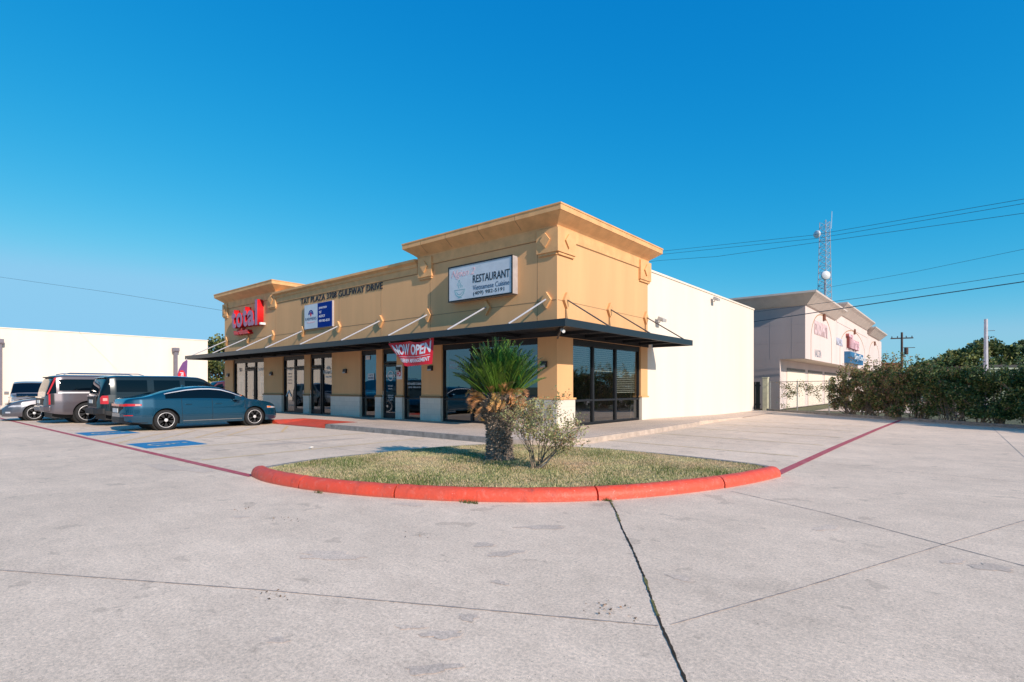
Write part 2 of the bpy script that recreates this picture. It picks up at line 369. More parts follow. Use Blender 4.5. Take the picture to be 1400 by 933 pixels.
def hc(cx, cy):
    struct(MB().box(cx-.78, cx+.78, cy-.66, cy+.66, .003, .0045).build('accessible_bay_paint', M['blue']))
    mb = MB(); t = [i*2*PI/24 for i in range(16)]
    def P(a, b): return (cx+a, cy+b)
    ring = [P(.26*math.cos(q+2.6), -.12+.26*math.sin(q+2.6)) for q in t]
    o = struct(strip(ring, .07, .008).build('accessible_symbol_paint', M['whitepaint']))
    for pts in ([P(-.05, .3), P(-.05, .0), P(.2, .0), P(.3, -.3), P(.4, -.28)], [P(-.05, .13), P(.15, .13)]):
        struct(strip(pts, .07, .009).build('accessible_symbol_paint', M['whitepaint']))
    struct(MB().lathe([(.07, .0085), (.07, .0095)], 12, c=(cx-.05, cy+.42, 0)).build('accessible_symbol_paint', M['whitepaint']))
hc(-5.6, -8.98); hc(-10.75, -9.0)
# joints
crack = [(6.28, -7.78), (6.7, -8.36), (7.05, -8.89), (7.46, -9.46), (7.87, -10.06), (8.1, -10.42), (8.34, -10.78), (8.72, -11.32), (9.3, -12.2), (10.5, -14.1)]
line('expansion_joint', crack, .017, .003, M['joint'], .45)
mp = []
for (a, b) in ((0.02, .16), (.22, .34), (.45, .52), (.62, .70), (.78, .83)):
    n = len(crack)-1; A = crack[int(a*n)]; B = crack[min(n, int(a*n)+1)]
    A = Vector(A); B = Vector(B); line('joint_moss', [tuple(A), tuple(A.lerp(B, .6))], .019, .006, M['moss'], .6)
line('slab_joint', [(-20, -26.5), (3.96, -13.12), (5.88, -12.03), (7.17, -11.35), (8.3, -10.76)], .012, .003, M['jointfine'], .5)
line('slab_joint', [(8.35, -10.7), (8.83, -9.5), (9.56, -7.55), (10.3, -5.6), (16, 9.)], .011, .003, M['jointfine'], .5)
line('slab_joint', [(7.27, -6.21), (8.52, -6.84), (9.56, -7.55), (10.07, -7.88), (14, -10.7)], .012, .003, M['jointfine'], .5)
line('slab_joint', [(10.5, 12.2), (10.66, 1.37), (10.8, -6)], .012, .003, M['jointfine'], .4)
line('slab_joint', [(7.4, -2.2), (12, -3.0)], .011, .003, M['jointfine'], .4)
for k, y in enumerate((-6.8,)): line('slab_joint', [(.6, y), (-30, y)], .011, .0025, M['jointfine'], .4)
for k, x in enumerate((-3.3, -8.3, -13.2)): line('slab_joint', [(x, -12.5), (x+.2, -3.8)], .010, .0025, M['jointfine'], .4)
line('slab_joint', [(2.9, 0.5), (10.5, -.4)], .010, .0025, M['jointfine'], .4)
line('slab_joint', [(2.4, 12.4), (8.3, 13.3)], .010, .0025, M['jointfine'], .4)

random.seed(31)
M['stain'] = concrete('stained_concrete', (.76, .60, .475), patches=False); M['stainlight'] = concrete('scaled_concrete', (.85, .665, .52), patches=False)
for (x, y, a, b, rot, m_) in [(6.69, -10.28, 0.16, 0.07, 0.9, 'stain'), (6.42, -9.38, 0.26, 0.07, 0.8, 'stain'), (6.38, -10.21, 0.11, 0.06, 0.5, 'stain'), (7.35, -11.4, 0.07, 0.045, 0.3, 'stain'), (7.4, -11.66, 0.12, 0.05, 0.9, 'stain'), (7.11, -10.83, 0.06, 0.04, 0.2, 'stain'), (6.74, -12.3, 0.06, 0.035, 0.8, 'stain'), (7.18, -11.72, 0.08, 0.03, 0.6, 'stainlight'), (9.87, -8.09, 0.13, 0.1, 0.2, 'stain'), (9.64, -8.09, 0.12, 0.05, 1.2, 'stainlight'), (7.64, -11.95, 0.12, 0.05, 0.8, 'stain'), (3.61, -11.16, 0.12, 0.05, 0.3, 'stainlight'), (8.64, -7.56, 0.16, 0.08, 1.0, 'stainlight'), (5.59, -11.28, 0.3, 0.1, 0.6, 'stainlight'), (4.55, -9.56, 0.22, 0.08, 0.2, 'stainlight'), (-0.96, -10.29, 0.9, 0.22, 0.1, 'stainlight'), (-3.49, -6.38, 1.2, 0.25, 1.4, 'stain'), (8.08, -9.89, 0.1, 0.05, 0.2, 'stainlight')]:
    ph = [random.uniform(0, 6.3) for _ in range(4)]; P = []
    for k in range(44):
        t = 2*PI*k/44; r = 1+.22*math.sin(2*t+ph[0])+.16*math.sin(3*t+ph[1])+.11*math.sin(5*t+ph[2])+.08*math.sin(9*t+ph[3])+random.uniform(-.05, .05)
        u, v = a*r*math.cos(t), b*r*math.sin(t); P.append((x+u*math.cos(rot)-v*math.sin(rot), y+u*math.sin(rot)+v*math.cos(rot)))
    struct(sheet(P, .0022).build('concrete_stain', M[m_]))
# sidewalk
walk = [(-26.5, -3.62), (-10.9, -3.62), (-10.4, -3.62), (-7.2, -3.62), (.6, -3.66), (1.6, -3.5), (2.25, -2.9), (2.45, -2.0), (2.4, 1.1), (2.15, 6.5), (1.95, 9.0)]
mb = MB()
def slab(poly, z0, z1, name, m):
    n = len(poly); mb = MB().add([(x, y, z1) for x, y in poly]+[(x, y, z0) for x, y in poly], [tuple(range(n))]+[(k, (k+1) % n, n+(k+1) % n, n+k) for k in range(n)])
    return struct(mb.build(name, m))
slab([(-26.5, -3.5), (-11.05, -3.5), (-11.05, .6), (-26.5, .6)], -.02, .15, 'sidewalk', M['walk'])
slab([(-7.25, -3.5), (.55, -3.54), (1.5, -3.38), (2.12, -2.8), (2.3, -2.0), (2.25, 1.1), (2.05, 6.3), (0, 6.3), (0, .6), (-7.25, .6)], -.02, .15, 'sidewalk', M['walk'])
slab([(-11.05, -2.3), (-7.25, -2.3), (-7.25, .6), (-11.05, .6)], -.02, .15, 'sidewalk', M['walk'])
# side walk ramping down to the lot
struct(MB().add([(0, 6.3, .15), (2.05, 6.3, .15), (1.8, 12.5, .02), (0, 14.5, .012), (0, 20.7, .008), (1.6, 20.7, .008), (2.05, 6.3, -.02), (1.8, 12.5, -.02)], [(0, 1, 2, 3), (3, 2, 5, 4), (1, 6, 7, 2)]).build('sidewalk', M['walk']))
# kerb faces: grey strip in front of the walk
kb = MB()
kb.prism([(-3.62, -.02), (-3.5, -.02), (-3.5, .148), (-3.60, .142)], lambda a, b, d: (d, a, b), -7.25, .55)
kb.build('kerb', M['kerbgrey']); struct(COL.objects[-1] if False else bpy.data.objects['kerb'])
k2 = MB().prism([(-3.62, -.02), (-3.5, -.02), (-3.5, .148), (-3.60, .142)], lambda a, b, d: (d, a, b), -26.5, -11.05).build('kerb', M['kerbgrey']); struct(k2)
k3p = [(.55, -3.54), (1.5, -3.38), (2.12, -2.8), (2.3, -2.0), (2.25, 1.1), (2.05, 6.3)]
k3o = [(.55, -3.66), (1.56, -3.49), (2.23, -2.86), (2.42, -2.0), (2.37, 1.1), (2.14, 6.3)]
n = len(k3p); struct(MB().add([(x, y, .146) for x, y in k3p]+[(x, y, .14) for x, y in k3o]+[(x, y, -.02) for x, y in k3o], [(i, i+1, n+i+1, n+i) for i in range(n-1)]+[(n+i, n+i+1, 2*n+i+1, 2*n+i) for i in range(n-1)]).build('kerb', mat('kerb_side', (.50, .40, .33), .9, .25, 4.)))
# walk joints
for x in (-22, -19, -16, -13, -5.2, -2.8, -.4): line('walk_joint', [(x, -3.5), (x, 0)], .012, .154, M['jointfine'])
for y in (-1, 1.4, 3.8): line('walk_joint', [(0, y), (2.2, y)], .012, .154, M['jointfine'])
# red ramp with flared sides
struct(MB().add([(-10.45, -3.62, .012), (-7.85, -3.62, .012), (-7.85, -2.3, .156), (-10.45, -2.3, .156), (-11.05, -3.62, .156), (-11.05, -2.3, .156), (-7.25, -3.62, .156), (-7.25, -2.3, .156), (-11.05, -3.62, 0), (-7.25, -3.62, 0), (-10.45, -3.62, 0), (-7.85, -3.62, 0)],
      [(0, 1, 2, 3), (4, 0, 3, 5), (1, 6, 7, 2), (8, 10, 0, 4), (11, 9, 6, 1)]).build('kerb_ramp', M['red']))

# ------------------------------------------------------------------ island
def smooth_poly(pts, n=6):
    P = [Vector(p) for p in pts]; out = []
    for i in range(len(P)-1):
        p0, p1, p2, p3 = P[max(i-1, 0)], P[i], P[i+1], P[min(i+2, len(P)-1)]
        for k in range(n):
            t = k/n; out.append(.5*((2*p1)+(-p0+p2)*t+(2*p0-5*p1+4*p2-p3)*t*t+(-p0+3*p1-3*p2+p3)*t**3))
    out.append(P[-1]); return out
outer = smooth_poly([(.98, -9.86), (1.62, -9.96), (2.41, -9.92), (3.23, -9.76), (3.99, -9.5), (4.75, -9.14), (5.4, -8.7), (5.93, -8.22), (6.36, -7.66), (6.73, -7.0), (7.08, -6.15), (7.32, -5.3), (7.47, -4.45)])
cen = Vector((1.6, -5.))
cum = [0]
for i in range(1, len(outer)): cum.append(cum[-1]+(outer[i]-outer[i-1]).length)
T = cum[-1]
prof = [(0, -.02), (-.004, .06), (.02, .115), (.06, .148), (.11, .16), (.16, .158), (.19, .14), (.20, .06)]
kerb = empty('painted_kerb', (3.9, -9.2, 0), 0, 'bright red rounded kerb curving around the grass island', 'kerb')
cuts = [0, .155, .29, .335, .62, .845, 1.0]; cuts = [0, .165, .335, .61, .83, 1.0]
for a, b in zip(cuts[:-1], cuts[1:]):
    st = []
    ss = [a*T+.012]+[c for c in cum if a*T+.03 < c < b*T-.03]+[b*T-.012]
    for s_ in ss:
        i = max(1, next((k for k, c in enumerate(cum) if c >= s_), len(cum)-1)); f = (s_-cum[i-1])/(cum[i]-cum[i-1]); p = outer[i-1].lerp(outer[i], min(1, f)); d = (outer[i]-outer[i-1]).normalized(); st.append((p, Vector((-d.y, d.x))))
    mb = MB(); np_ = len(prof); vs = []
    j = random.uniform(-.006, .006)
    for (p, nn) in st:
        w_ = random.uniform(-.003, .003)
        for (q, z) in prof: vs.append((p.x+nn.x*(q+j)-3.9, p.y+nn.y*(q+j)+9.2, z+(w_+j*.8 if z > .05 else 0)))
    fs = [(i*np_+k, i*np_+k+1, (i+1)*np_+k+1, (i+1)*np_+k) for i in range(len(st)-1) for k in range(np_-1)]+[tuple(range(np_)), tuple(range((len(st)-1)*np_, len(st)*np_))]
    o = mb.add(vs, fs).build('kerb_segment', M['red'], kerb, smooth=True)
    sm = o.modifiers.new('e', 'EDGE_SPLIT'); sm.split_angle = math.radians(50)
inner = []
for i, p in enumerate(outer):
    d = (outer[min(i+1, len(outer)-1)]-outer[max(i-1, 0)]).normalized(); inner.append(p+Vector((-d.y, d.x))*.19)
back = smooth_poly([(7.28, -4.5), (7.0, -4.24), (5.87, -3.98), (4.45, -3.86), (3.23, -3.98), (2.1, -4.35), (1.35, -5.0), (1.0, -6.2), (.82, -8.0), (.86, -8.9), (1.08, -9.66)], 4)
isl = [(p.x, p.y) for p in inner]+[(p.x, p.y) for p in back[1:-1]]
def inside(x, y, poly):
    c = np.zeros(len(x), bool); n = len(poly)
    for i in range(n):
        x0, y0 = poly[i]; x1, y1 = poly[(i+1) % n]
        if y0 == y1: continue
        c ^= ((y0 > y) != (y1 > y)) & (x < (x1-x0)*(y-y0)/(y1-y0)+x0)
    return c
n = len(isl); cx, cy = 3.9, -6.6
soil = MB()
vs = [(x, y, .10) for x, y in isl]+[(cx+(x-cx)*.8, cy+(y-cy)*.8, .118) for x, y in isl]+[(cx+(x-cx)*.4, cy+(y-cy)*.4, .148) for x, y in isl]+[(cx, cy, .155)]
fs = [(k, (k+1) % n, n+(k+1) % n, n+k) for k in range(n)]+[(n+k, n+(k+1) % n, 2*n+(k+1) % n, 2*n+k) for k in range(n)]+[(2*n+k, 2*n+(k+1) % n, 3*n) for k in range(n)]
struct(soil.add(vs, fs).build('island_soil', M['soil'], smooth=True))
bk = [(p.x, p.y) for p in back]
mb = MB(); vs = []
for i, p in enumerate(back):
    d = (back[min(i+1, len(back)-1)]-back[max(i-1, 0)]).normalized(); nn = Vector((d.y, -d.x))
    for q, z in ((-.02, .05), (0, .13), (.1, .13), (.115, -.02)): vs.append((p.x+nn.x*q, p.y+nn.y*q, z))
mb.add(vs, [(4*i+k, 4*i+k+1, 4*i+5+k, 4*i+4+k) for i in range(len(back)-1) for k in range(3)]+[(0, 1, 2, 3), tuple(range(4*len(back)-4, 4*len(back)))])
struct(mb.build('island_back_kerb', M['kerbgrey']))
# grass blades
NB = 130000
x = rng.uniform(.8, 7.5, NB*2); y = rng.uniform(-10, -3.8, NB*2)
ok = inside(x, y, isl); x, y = x[ok][:NB], y[ok][:NB]; NBk = len(x)
clump = np.sin(x*2.1+np.sin(y*1.7)*1.4)+np.sin(y*2.9+x*.8)+np.sin(x*6.3+y*4.1)*.6
h = rng.uniform(.008, .030, NBk)*(1+.22*clump); a = rng.uniform(0, 2*PI, NBk); lean = rng.uniform(0, .035, NBk); la = rng.uniform(0, 2*PI, NBk)
zb = .166-.048*np.clip((np.hypot((x-cx)/3.4, (y-cy)/3.2))**2, 0, 1)
w = .0055
V = np.zeros((NBk, 3, 3)); V[:, 0] = np.stack([x-np.cos(a)*w, y-np.sin(a)*w, zb-.01], 1); V[:, 1] = np.stack([x+np.cos(a)*w, y+np.sin(a)*w, zb-.01], 1)
V[:, 2] = np.stack([x+np.cos(la)*lean, y+np.sin(la)*lean, zb+h], 1)
green = rng.uniform(0, 1, NBk) < (.32+.15*clump+.10*(y < -8))
tag(quads('grass', V, [M['grassg'], M['grassy']], np.where(green, 0, 1), k=3), 'dry patchy green and straw grass filling the red-kerbed island', 'grass', kind='stuff')

# ------------------------------------------------------------------ foliage tools
def leaves(centres, size, aspect=.5, up=.35):
    """random oriented leaf quads (diamonds) at the centres"""
    n = len(centres); c = np.asarray(centres)
    a = rng.normal(size=(n, 3)); a /= np.linalg.norm(a, axis=1)[:, None]
    b = rng.normal(size=(n, 3)); b[:, 2] += up; b = np.cross(a, b); b /= np.linalg.norm(b, axis=1)[:, None]+1e-9
    s = (size*rng.uniform(.6, 1.4, n))[:, None]
    V = np.stack([c-a*s*.5, c+b*s*aspect*.5, c+a*s*.5, c-b*s*aspect*.5], 1)
    return V
def clump_pts(cents, rads, n, flat=.8, shell=.55):
    cents = np.asarray(cents); rads = np.asarray(rads)
    p = rads**2; idx = rng.choice(len(cents), n, p=p/p.sum())
    d = rng.normal(size=(n, 3)); d /= np.linalg.norm(d, axis=1)[:, None]
    r = rng.uniform(0, 1, n)**.45
    r = np.where(rng.uniform(0, 1, n) < .12, r*1.25, r)
    q = d*(r*rads[idx])[:, None]; q[:, 2] *= flat
    return cents[idx]+q, idx
def tree(name, loc, H, R, label, group=None, leafn=7000, ls=.28, trunk_h=None, mats=('treed', 'treem', 'treel'), cat='tree', nclump=34):
    root = empty(name, loc, 0, label, cat, group)
    th = trunk_h or H*.35
    mb = MB(); mb.tube([(0, 0, -.1), (.03*H, 0, th*.5), (0, .02*H, th), (0, 0, H*.7)], [H*.035, H*.027, H*.022, H*.006], 8)
    cents = []; rads = []
    for k in range(nclump):
        a = random.uniform(0, 2*PI); u = random.uniform(-.85, 1); rr = math.sqrt(max(0, 1-u*u))*random.uniform(.35, .95)
        c = (R*rr*math.cos(a), R*rr*math.sin(a), th+(H-th)*(.42+.42*u)); cents.append(c); rads.append(R*random.uniform(.2, .38))
        if k < 12: mb.tube([(0, 0, th*.8), (c[0]*.5, c[1]*.5, (th*.8+c[2])*.5+.1*H*.2), c], [H*.013, H*.008, H*.003], 5)
    mb.build('trunk', M['bark'], root, smooth=True)
    P, idx = clump_pts(cents, rads, leafn)
    tone = rng.integers(0, 3, nclump)[idx]
    tone = np.where(rng.uniform(0, 1, leafn) < .35, rng.integers(0, 3, leafn), tone)
    quads('crown', leaves(P, ls, .75), [M[m] for m in mats], tone, root)
    return root

# ------------------------------------------------------------------ cycad
cyc = empty('cycad_palm', (3.5, -6.72, .14), 0, 'stout sago palm with a dense green crown and dry brown skirt on the island', 'palm')
prof = [(.27, -.08), (.27, .02), (.23, .12), (.205, .3), (.20, .5), (.23, .65), (.29, .82), (.35, .98), (.36, 1.08), (.2, 1.2)]
def trad(z): return float(np.interp(z, [p[1] for p in prof], [p[0] for p in prof]))
tr = MB().lathe(prof, 24).build('trunk', M['cyctrunk'], cyc, smooth=True)
sv = MB()
for k in range(1200):
    z = random.uniform(-.02, 1.16); a = k*2.39996+random.uniform(-.2, .2); r = trad(z)-.015; l = random.uniform(.035, .075)*(1 if z > .2 else .7)*(1.6 if z > .72 else 1); w_ = random.uniform(.012, .022)
    up = random.uniform(-.1, .7) if z > .7 else random.uniform(-.4, .5)
    er = Vector((math.cos(a), math.sin(a), 0)); et = Vector((-math.sin(a), math.cos(a), 0)); p = er*r+Vector((0, 0, z)); tip = p+(er+Vector((0, 0, up))).normalized()*l
    sv.add([p-et*w_, p+Vector((0, 0, w_*1.3)), p+et*w_, p-Vector((0, 0, w_)), tip+et*w_*.3, tip-et*w_*.3], [(0, 1, 5), (1, 4, 5), (1, 2, 4), (2, 3, 4), (3, 0, 5), (3, 5, 4)], 0 if random.random() < .6 else 1)
sv.build('leaf_bases', [M['cycscale'], M['cyctrunk']], tr)
def frond(out, mats, a, el, L, droop, mi, rach, nl=24, ll=.105, curl=0, z0=1.06, r0=.1, w_=.021):
    er = Vector((math.cos(a), math.sin(a), 0)); et = Vector((-math.sin(a), math.cos(a), 0))
    p = er*r0+Vector((0, 0, z0)); e = el; st = L/nl; pts = [p.copy()]; twist = random.uniform(-.3, .3)
    for k in range(nl):
        t = k/nl; e2 = e-droop*t**1.6
        d = er*math.cos(e2)+Vector((0, 0, math.sin(e2)))+et*curl*t; d.normalize()
        p = p+d*st; pts.append(p.copy())
        nrm = d.cross(et).normalized()
        if nrm.z < 0: nrm = -nrm
        if t > .12:
            ln = ll*math.sin(PI*min(1, .12+.88*((t-.1)/.93)))**.55*random.uniform(.85, 1.1)
            for s in (-1, 1):
                sd = (et*s*.80+d*.62+nrm*(.42+twist*s*.4)).normalized()
                b0 = p-d*w_; b1 = p+d*w_*.9; tip = p+sd*ln; mid = p+sd*ln*.5
                out.append((b0, mid-d*w_*.75, tip, mid+d*w_*.75)); mats.append(mi if random.random() < .9 else 1-mi if mi < 2 else mi)
    rach.append(pts)
out, mi_, rach = [], [], []
for k in range(150):
    u = (k+.5)/150; a = k*2.39996
    el = math.radians(40+46*u**.7+random.uniform(-12, 12)); L = random.uniform(.66, .90)*(1+.05*u)
    frond(out, mi_, a, el, L, random.uniform(-.05, .75), 0 if random.random() < .78 else 1, rach, r0=.27*(1-u*.7), z0=1.10+.10*u)
quads('fronds', np.array([[tuple(v) for v in q] for q in out]), [M['frond'], M['frondlt']], mi_, cyc)
mb = MB()
for pts in rach: mb.tube(pts[::5], [.009*(1-.12*i) for i in range(len(pts[::5]))], 4)
mb.build('frond_stems', M['frondlt'], cyc)
out, mi_, rach = [], [], []
for k in range(54):
    a = k*2.39996+random.uniform(-.3, .3)
    frond(out, mi_, a, math.radians(random.uniform(-50, 55)), random.uniform(.14, .38), random.uniform(.3, 2.8), 2, rach, nl=16, ll=.12, curl=random.uniform(-.9, .9), z0=random.uniform(.92, 1.16), r0=.30, w_=.014)
quads('dry_fronds', np.array([[tuple(v) for v in q] for q in out]), [M['frondry']]*3, mi_, cyc)

# ------------------------------------------------------------------ shrub
def twiggy(root, H, nstem, spread, leafn, lsz, leafmats, rad=.012, depth=3, wood='twig', lean=Vector((0, 0, 0))):
    mb = MB(); tips = []
    def grow(p, d, L, r, dep):
        n = 5; pts = [p]; rs = [r]
        for k in range(n):
            d = (d+Vector((random.uniform(-.2, .2), random.uniform(-.2, .2), random.uniform(-.06, .12)))).normalized()
            p = p+d*L/n; pts.append(p); rs.append(r*(1-.55*(k+1)/n))
            if dep <= 1: tips.append(p)
            if dep > 0 and k >= 1 and random.random() < .75:
                a = random.uniform(0, 2*PI); dd = (d+Vector((math.cos(a), math.sin(a), random.uniform(-.3, .4)))*.8).normalized()
                grow(p, dd, L*random.uniform(.45, .7), r*.5, dep-1)
        mb.tube(pts, rs, 5, 0, False)
    for k in range(nstem):
        a = k*2*PI/nstem+random.uniform(-.3, .3)
        grow(Vector((random.uniform(-.06, .06), random.uniform(-.06, .06), 0)), (Vector((math.cos(a)*spread, math.sin(a)*spread, 1))+lean).normalized(), H*random.uniform(.6, .85), rad, depth)
    mb.build('branches', M[wood], root)
    T = np.array([tuple(t) for t in tips]); P = T[rng.integers(0, len(T), leafn)]+rng.normal(scale=H*.03, size=(leafn, 3))
    P[:, 2] = np.abs(P[:, 2])
    quads('leaves', leaves(P, lsz, .5), [M[m] for m in leafmats], rng.integers(0, len(leafmats), leafn), root)
    return mb
random.seed(23)
sh = empty('rose_bush', (4.62, -7.12, .15), 0, 'small sparse twiggy bush with tiny pale leaves beside the palm', 'bush')
twiggy(sh, .98, 13, .70, 4600, .038, ('leafs', 'leafs', 'leafs', 'leafl', 'leafb'), .010, 3, lean=Vector((.26, .20, 0)))
MB().tube([(0, .03, 0), (.16, .05, .12), (.32, .08, .3), (.42, .1, .5), (.6, .12, .64), (.78, .12, .72)], [.016, .014, .012, .009, .006, .003], 6).build('pale_branch', M['twigpale'], sh)

# ------------------------------------------------------------------ main building
B = empty('shopping_plaza', (0, 0, 0), 0, 'long low tan stucco shopping plaza with raised corner parapet and black canopy', 'building')
WL, WR = -24.4, 0.
ZT = 6.49
front_open = [(-23.27, -19.40), (-17.35, -15.17), (-14.65, -12.72), (-10.45, -9.32), (-8.92, -7.95), (-7.55, -6.42), (-5.28, -.76)]
# upper wall
w = MB()
w.box(-24.4, 0, 0, .35, 3.02, 6.1)
w.box(-6.55, -.0, .003, .34, 6.1, 6.6); w.box(-24.4, -18.05, .003, .34, 6.1, 6.6); w.box(-18.05, -6.55, .003, .34, 6.1, 6.4)
w.box(-.35, 0, .35, 6.3, 3.02, 6.6)               # tower, side
w.box(-6.55, -.35, 5.95, 6.3, 6.0, 6.6); w.box(-6.55, -6.2, .35, 5.95, 6.0, 6.6)
w.box(-24.4, -24.05, .35, 6.3, 0, 6.6); w.box(-18.4, -18.05, .35, 6.3, 6., 6.6); w.box(-24.05, -18.4, 5.95, 6.3, 6., 6.6)
w.build('upper_wall', M['tan'], B)
# piers
xs = [-24.4]+[v for o_ in front_open for v in o_]+[0.]
piers = [(xs[i], xs[i+1]) for i in range(0, len(xs), 2)]
for i, (a, b) in enumerate(piers):
    last = i == len(piers)-1
    y1 = .9 if last else .35
    MB().box(a, b, 0, y1, 1.09, 3.02).build('pier', M['tan'], B)
    if last:
        MB().box(a-.05, b+.05, -.05, y1+.05, .15, 1.03).build('pier_base', M['plinth'], B)
        MB().box(a-.052, b+.03, -.075, -.05, .15, 1.03).build('stone_facing', M['stone'], B)
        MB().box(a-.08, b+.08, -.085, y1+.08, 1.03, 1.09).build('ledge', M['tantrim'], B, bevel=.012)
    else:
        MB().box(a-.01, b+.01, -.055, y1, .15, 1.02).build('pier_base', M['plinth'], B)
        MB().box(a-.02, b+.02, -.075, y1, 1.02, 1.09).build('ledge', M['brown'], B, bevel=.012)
MB().box(-.35, 0, 5.72, 6.3, 1.09, 3.02).build('pier', M['tan'], B)
MB().box(-.35, .05, 5.70, 6.3, .0, 1.03).build('pier_base', M['white'], B)
MB().box(-.35, .07, 5.66, 6.3, 1.03, 1.09).build('ledge', M['tantrim'], B, bevel=.012)
# white side wall and rear
MB().box(-.4, -.02, 6.3, 20.7, 0, 6.12).build('side_wall', M['white'], B)
MB().box(-.45, .02, 6.31, 20.74, 6.12, 6.2).build('wall_coping', M['white'], B)
MB().box(-24.4, -.4, 20.3, 20.7, 0, 6.1).build('rear_wall', M['white'], B)
MB().box(-24.4, -24.0, 6.3, 20.3, 0, 6.1).build('left_wall', M['white'], B)
MB().box(-24.05, -.4, .35, 20.3, 5.7, 5.85).build('roof', M['kerbgrey'], B)
# cornices: profile swept round three sides
def cornice(name, x0, x1, y0, y1, z0, prof, m):
    mb = MB(); rings = []
    for o_, z in prof:
        rings.append([(x0-o_, y1+o_, z), (x0-o_, y0-o_, z), (x1+o_, y0-o_, z), (x1+o_, y1+o_, z)])
    vs = [p for r in rings for p in r]; n = 4; fs = []
    for i in range(len(rings)-1):
        for k in range(4): fs.append((i*n+k, i*n+(k+1) % n, (i+1)*n+(k+1) % n, (i+1)*n+k))
    fs += [(0, 1, 2, 3), tuple(range((len(rings)-1)*n, len(rings)*n))]
    return mb.add(vs, fs).build(name, m, B)
cp = [(.02, 6.42), (.03, 6.49), (.10, 6.55), (.42, 6.78), (.44, 6.79), (.44, 6.95), (.46, 6.955), (.46, 7.0)]
cornice('cornice', -6.6, 0, 0, 6.3, 6.42, cp, M['tantrim'])
cornice('cornice', -24.4, -18.05, 0, 6.3, 6.42, cp, M['tantrim'])
# seams between cornice lengths
for x in (-1.35, -3.0, -4.6, -5.95):
    mb = MB(); mb.box(x-.01, x+.01, -.443, -.43, 6.79, 6.95); mb.prism([(-.105, 6.548), (-.425, 6.778), (-.418, 6.79), (-.10, 6.56)], lambda a, b, d: (d, a, b), x-.01, x+.01)
    mb.build('cornice_seam', M['tandark'], B)
# middle parapet cap with stepped bands
mb = MB()
mb.prism([(0, 6.1), (-.05, 6.1), (-.08, 6.14), (-.08, 6.22), (-.16, 6.28), (-.2, 6.3), (-.2, 6.40), (.36, 6.46), (.36, 6.3), (0, 6.3)], lambda a, b, d: (d, a, b), -18.05, -6.6)
mb.build('parapet_cap', M['tantrim'], B)
mb = MB(); mb.box(-18.0, -6.62, -.035, .0, 5.86, 6.1); mb.box(-5.74, -.80, -.035, 0, 6.12, 6.42); mb.box(-23.9, -18.8, -.035, 0, 6.12, 6.42)
mb.box(0, .035, .96, 5.5, 6.1, 6.42)
mb.build('frieze_band', M['tantrim'], B)
# dark strips painting the shade lines under bands + control joints
mb = MB()
for a, b, z in ((-18.0, -6.62, 5.845), (-5.74, -.80, 6.105), (-23.9, -18.8, 6.105), (-24.4, -0.02, 4.165)):
    mb.box(a, b, -.006, .0, z-.012, z+.012)
mb.box(0, .006, .05, 6.28, 4.155, 4.175); mb.box(0, .012, .98, 5.5, 6.075, 6.095)
for x in (-.76, -5.9, -8.97, -12.1, -15.3, -18.1, -21.3): mb.box(x-.008, x+.008, -.005, 0, 3.3, 5.9 if -18 < x < -6.6 else 6.1)
mb.build('joints_and_shade_lines', M['tandark'], B)
# ornament blocks with diamonds
def diamond(mb, fn, cx, cz, w, h, d0, d1): mb.prism([(cx-w, cz), (cx, cz-h), (cx+w, cz), (cx, cz+h)], fn, d0, d1)
FW = lambda a, b, d: (a, -d, b)
SW = lambda a, b, d: (d, a, b)
for fn, a, b in ((FW, -.74, .1), (FW, -6.52, -5.74), (FW, -24.5, -23.87), (FW, -18.75, -17.95), (SW, 0, .93), (SW, 5.5, 6.42)):
    mb = MB()
    if fn is FW and b == .1: b = 0.0
    rect_on(fn, a, b, 5.66, 6.40, 0.0, .10, mb); rect_on(fn, a+(.04 if a != 0 else 0), b-(.04 if b != 0 else 0), 5.58, 5.66, 0, .06, mb)
    o_ = mb.build('ornament_block', M['tantrim'], B)
    mb = MB(); diamond(mb, fn, (a+b)/2, 6.05, .19, .23, .10, .155); mb.build('diamond', M['tantrim'], o_)
MB().box(0.0, .10, -.10, 0.0, 5.66, 6.40).build('ornament_corner', M['tantrim'], B)
# tie plates and struts
dx = [-.38, -2.95, -6.0, -8.97, -12.12, -15.26, -18.33, -21.25, -24.05]
for x in dx:
    mb = MB(); diamond(mb, FW, x, 4.18, .19, .26, 0, .09); o_ = mb.build('tie_plate', M['tantrim'], B)
dy = [.45, 3.2, 6.05]
for y in dy:
    mb = MB(); diamond(mb, SW, y, 4.18, .17, .26, 0, .09); mb.build('tie_plate', M['tantrim'], B)
# canopy
can = empty('canopy', (0, 0, 0)); can.parent = B
CO, CR, CE = -1.95, 1.62, 6.7
mb = MB()
mb.prism([(-24.85, CO), (CR, CO), (CR, CE), (0.012, CE), (0.012, -.012), (-24.85, -.012)], lambda a, b, d: (a, b, d), 3.17, 3.20)
mb.build('canopy_deck', M['black'], can)
mb = MB()
mb.box(-24.9, CR+.05, CO-.05, CO, 3.04, 3.25); mb.box(CR, CR+.05, CO, CE, 3.04, 3.25); mb.box(0.012, CR+.05, CE, CE+.05, 3.04, 3.25); mb.box(-24.9, -24.85, CO, -.0, 3.04, 3.25)
mb.build('fascia', M['canopy'], can, bevel=.008)
mb = MB()
x = -24.0
while x < 0.: MB().box(x-.03, x+.03, CO, -.012, 3.07, 3.168).build('joist', M['black'], can); x += 1.5
y = .3
while y < 6.5: MB().box(.012, CR, y-.03, y+.03, 3.07, 3.168).build('joist', M['black'], can); y += 1.3
mb.prism([(0, -0.02), (CR, CO), (CR, CO+.08), (.06, 0.)], lambda a, b, d: (a, b, d), 3.06, 3.166)
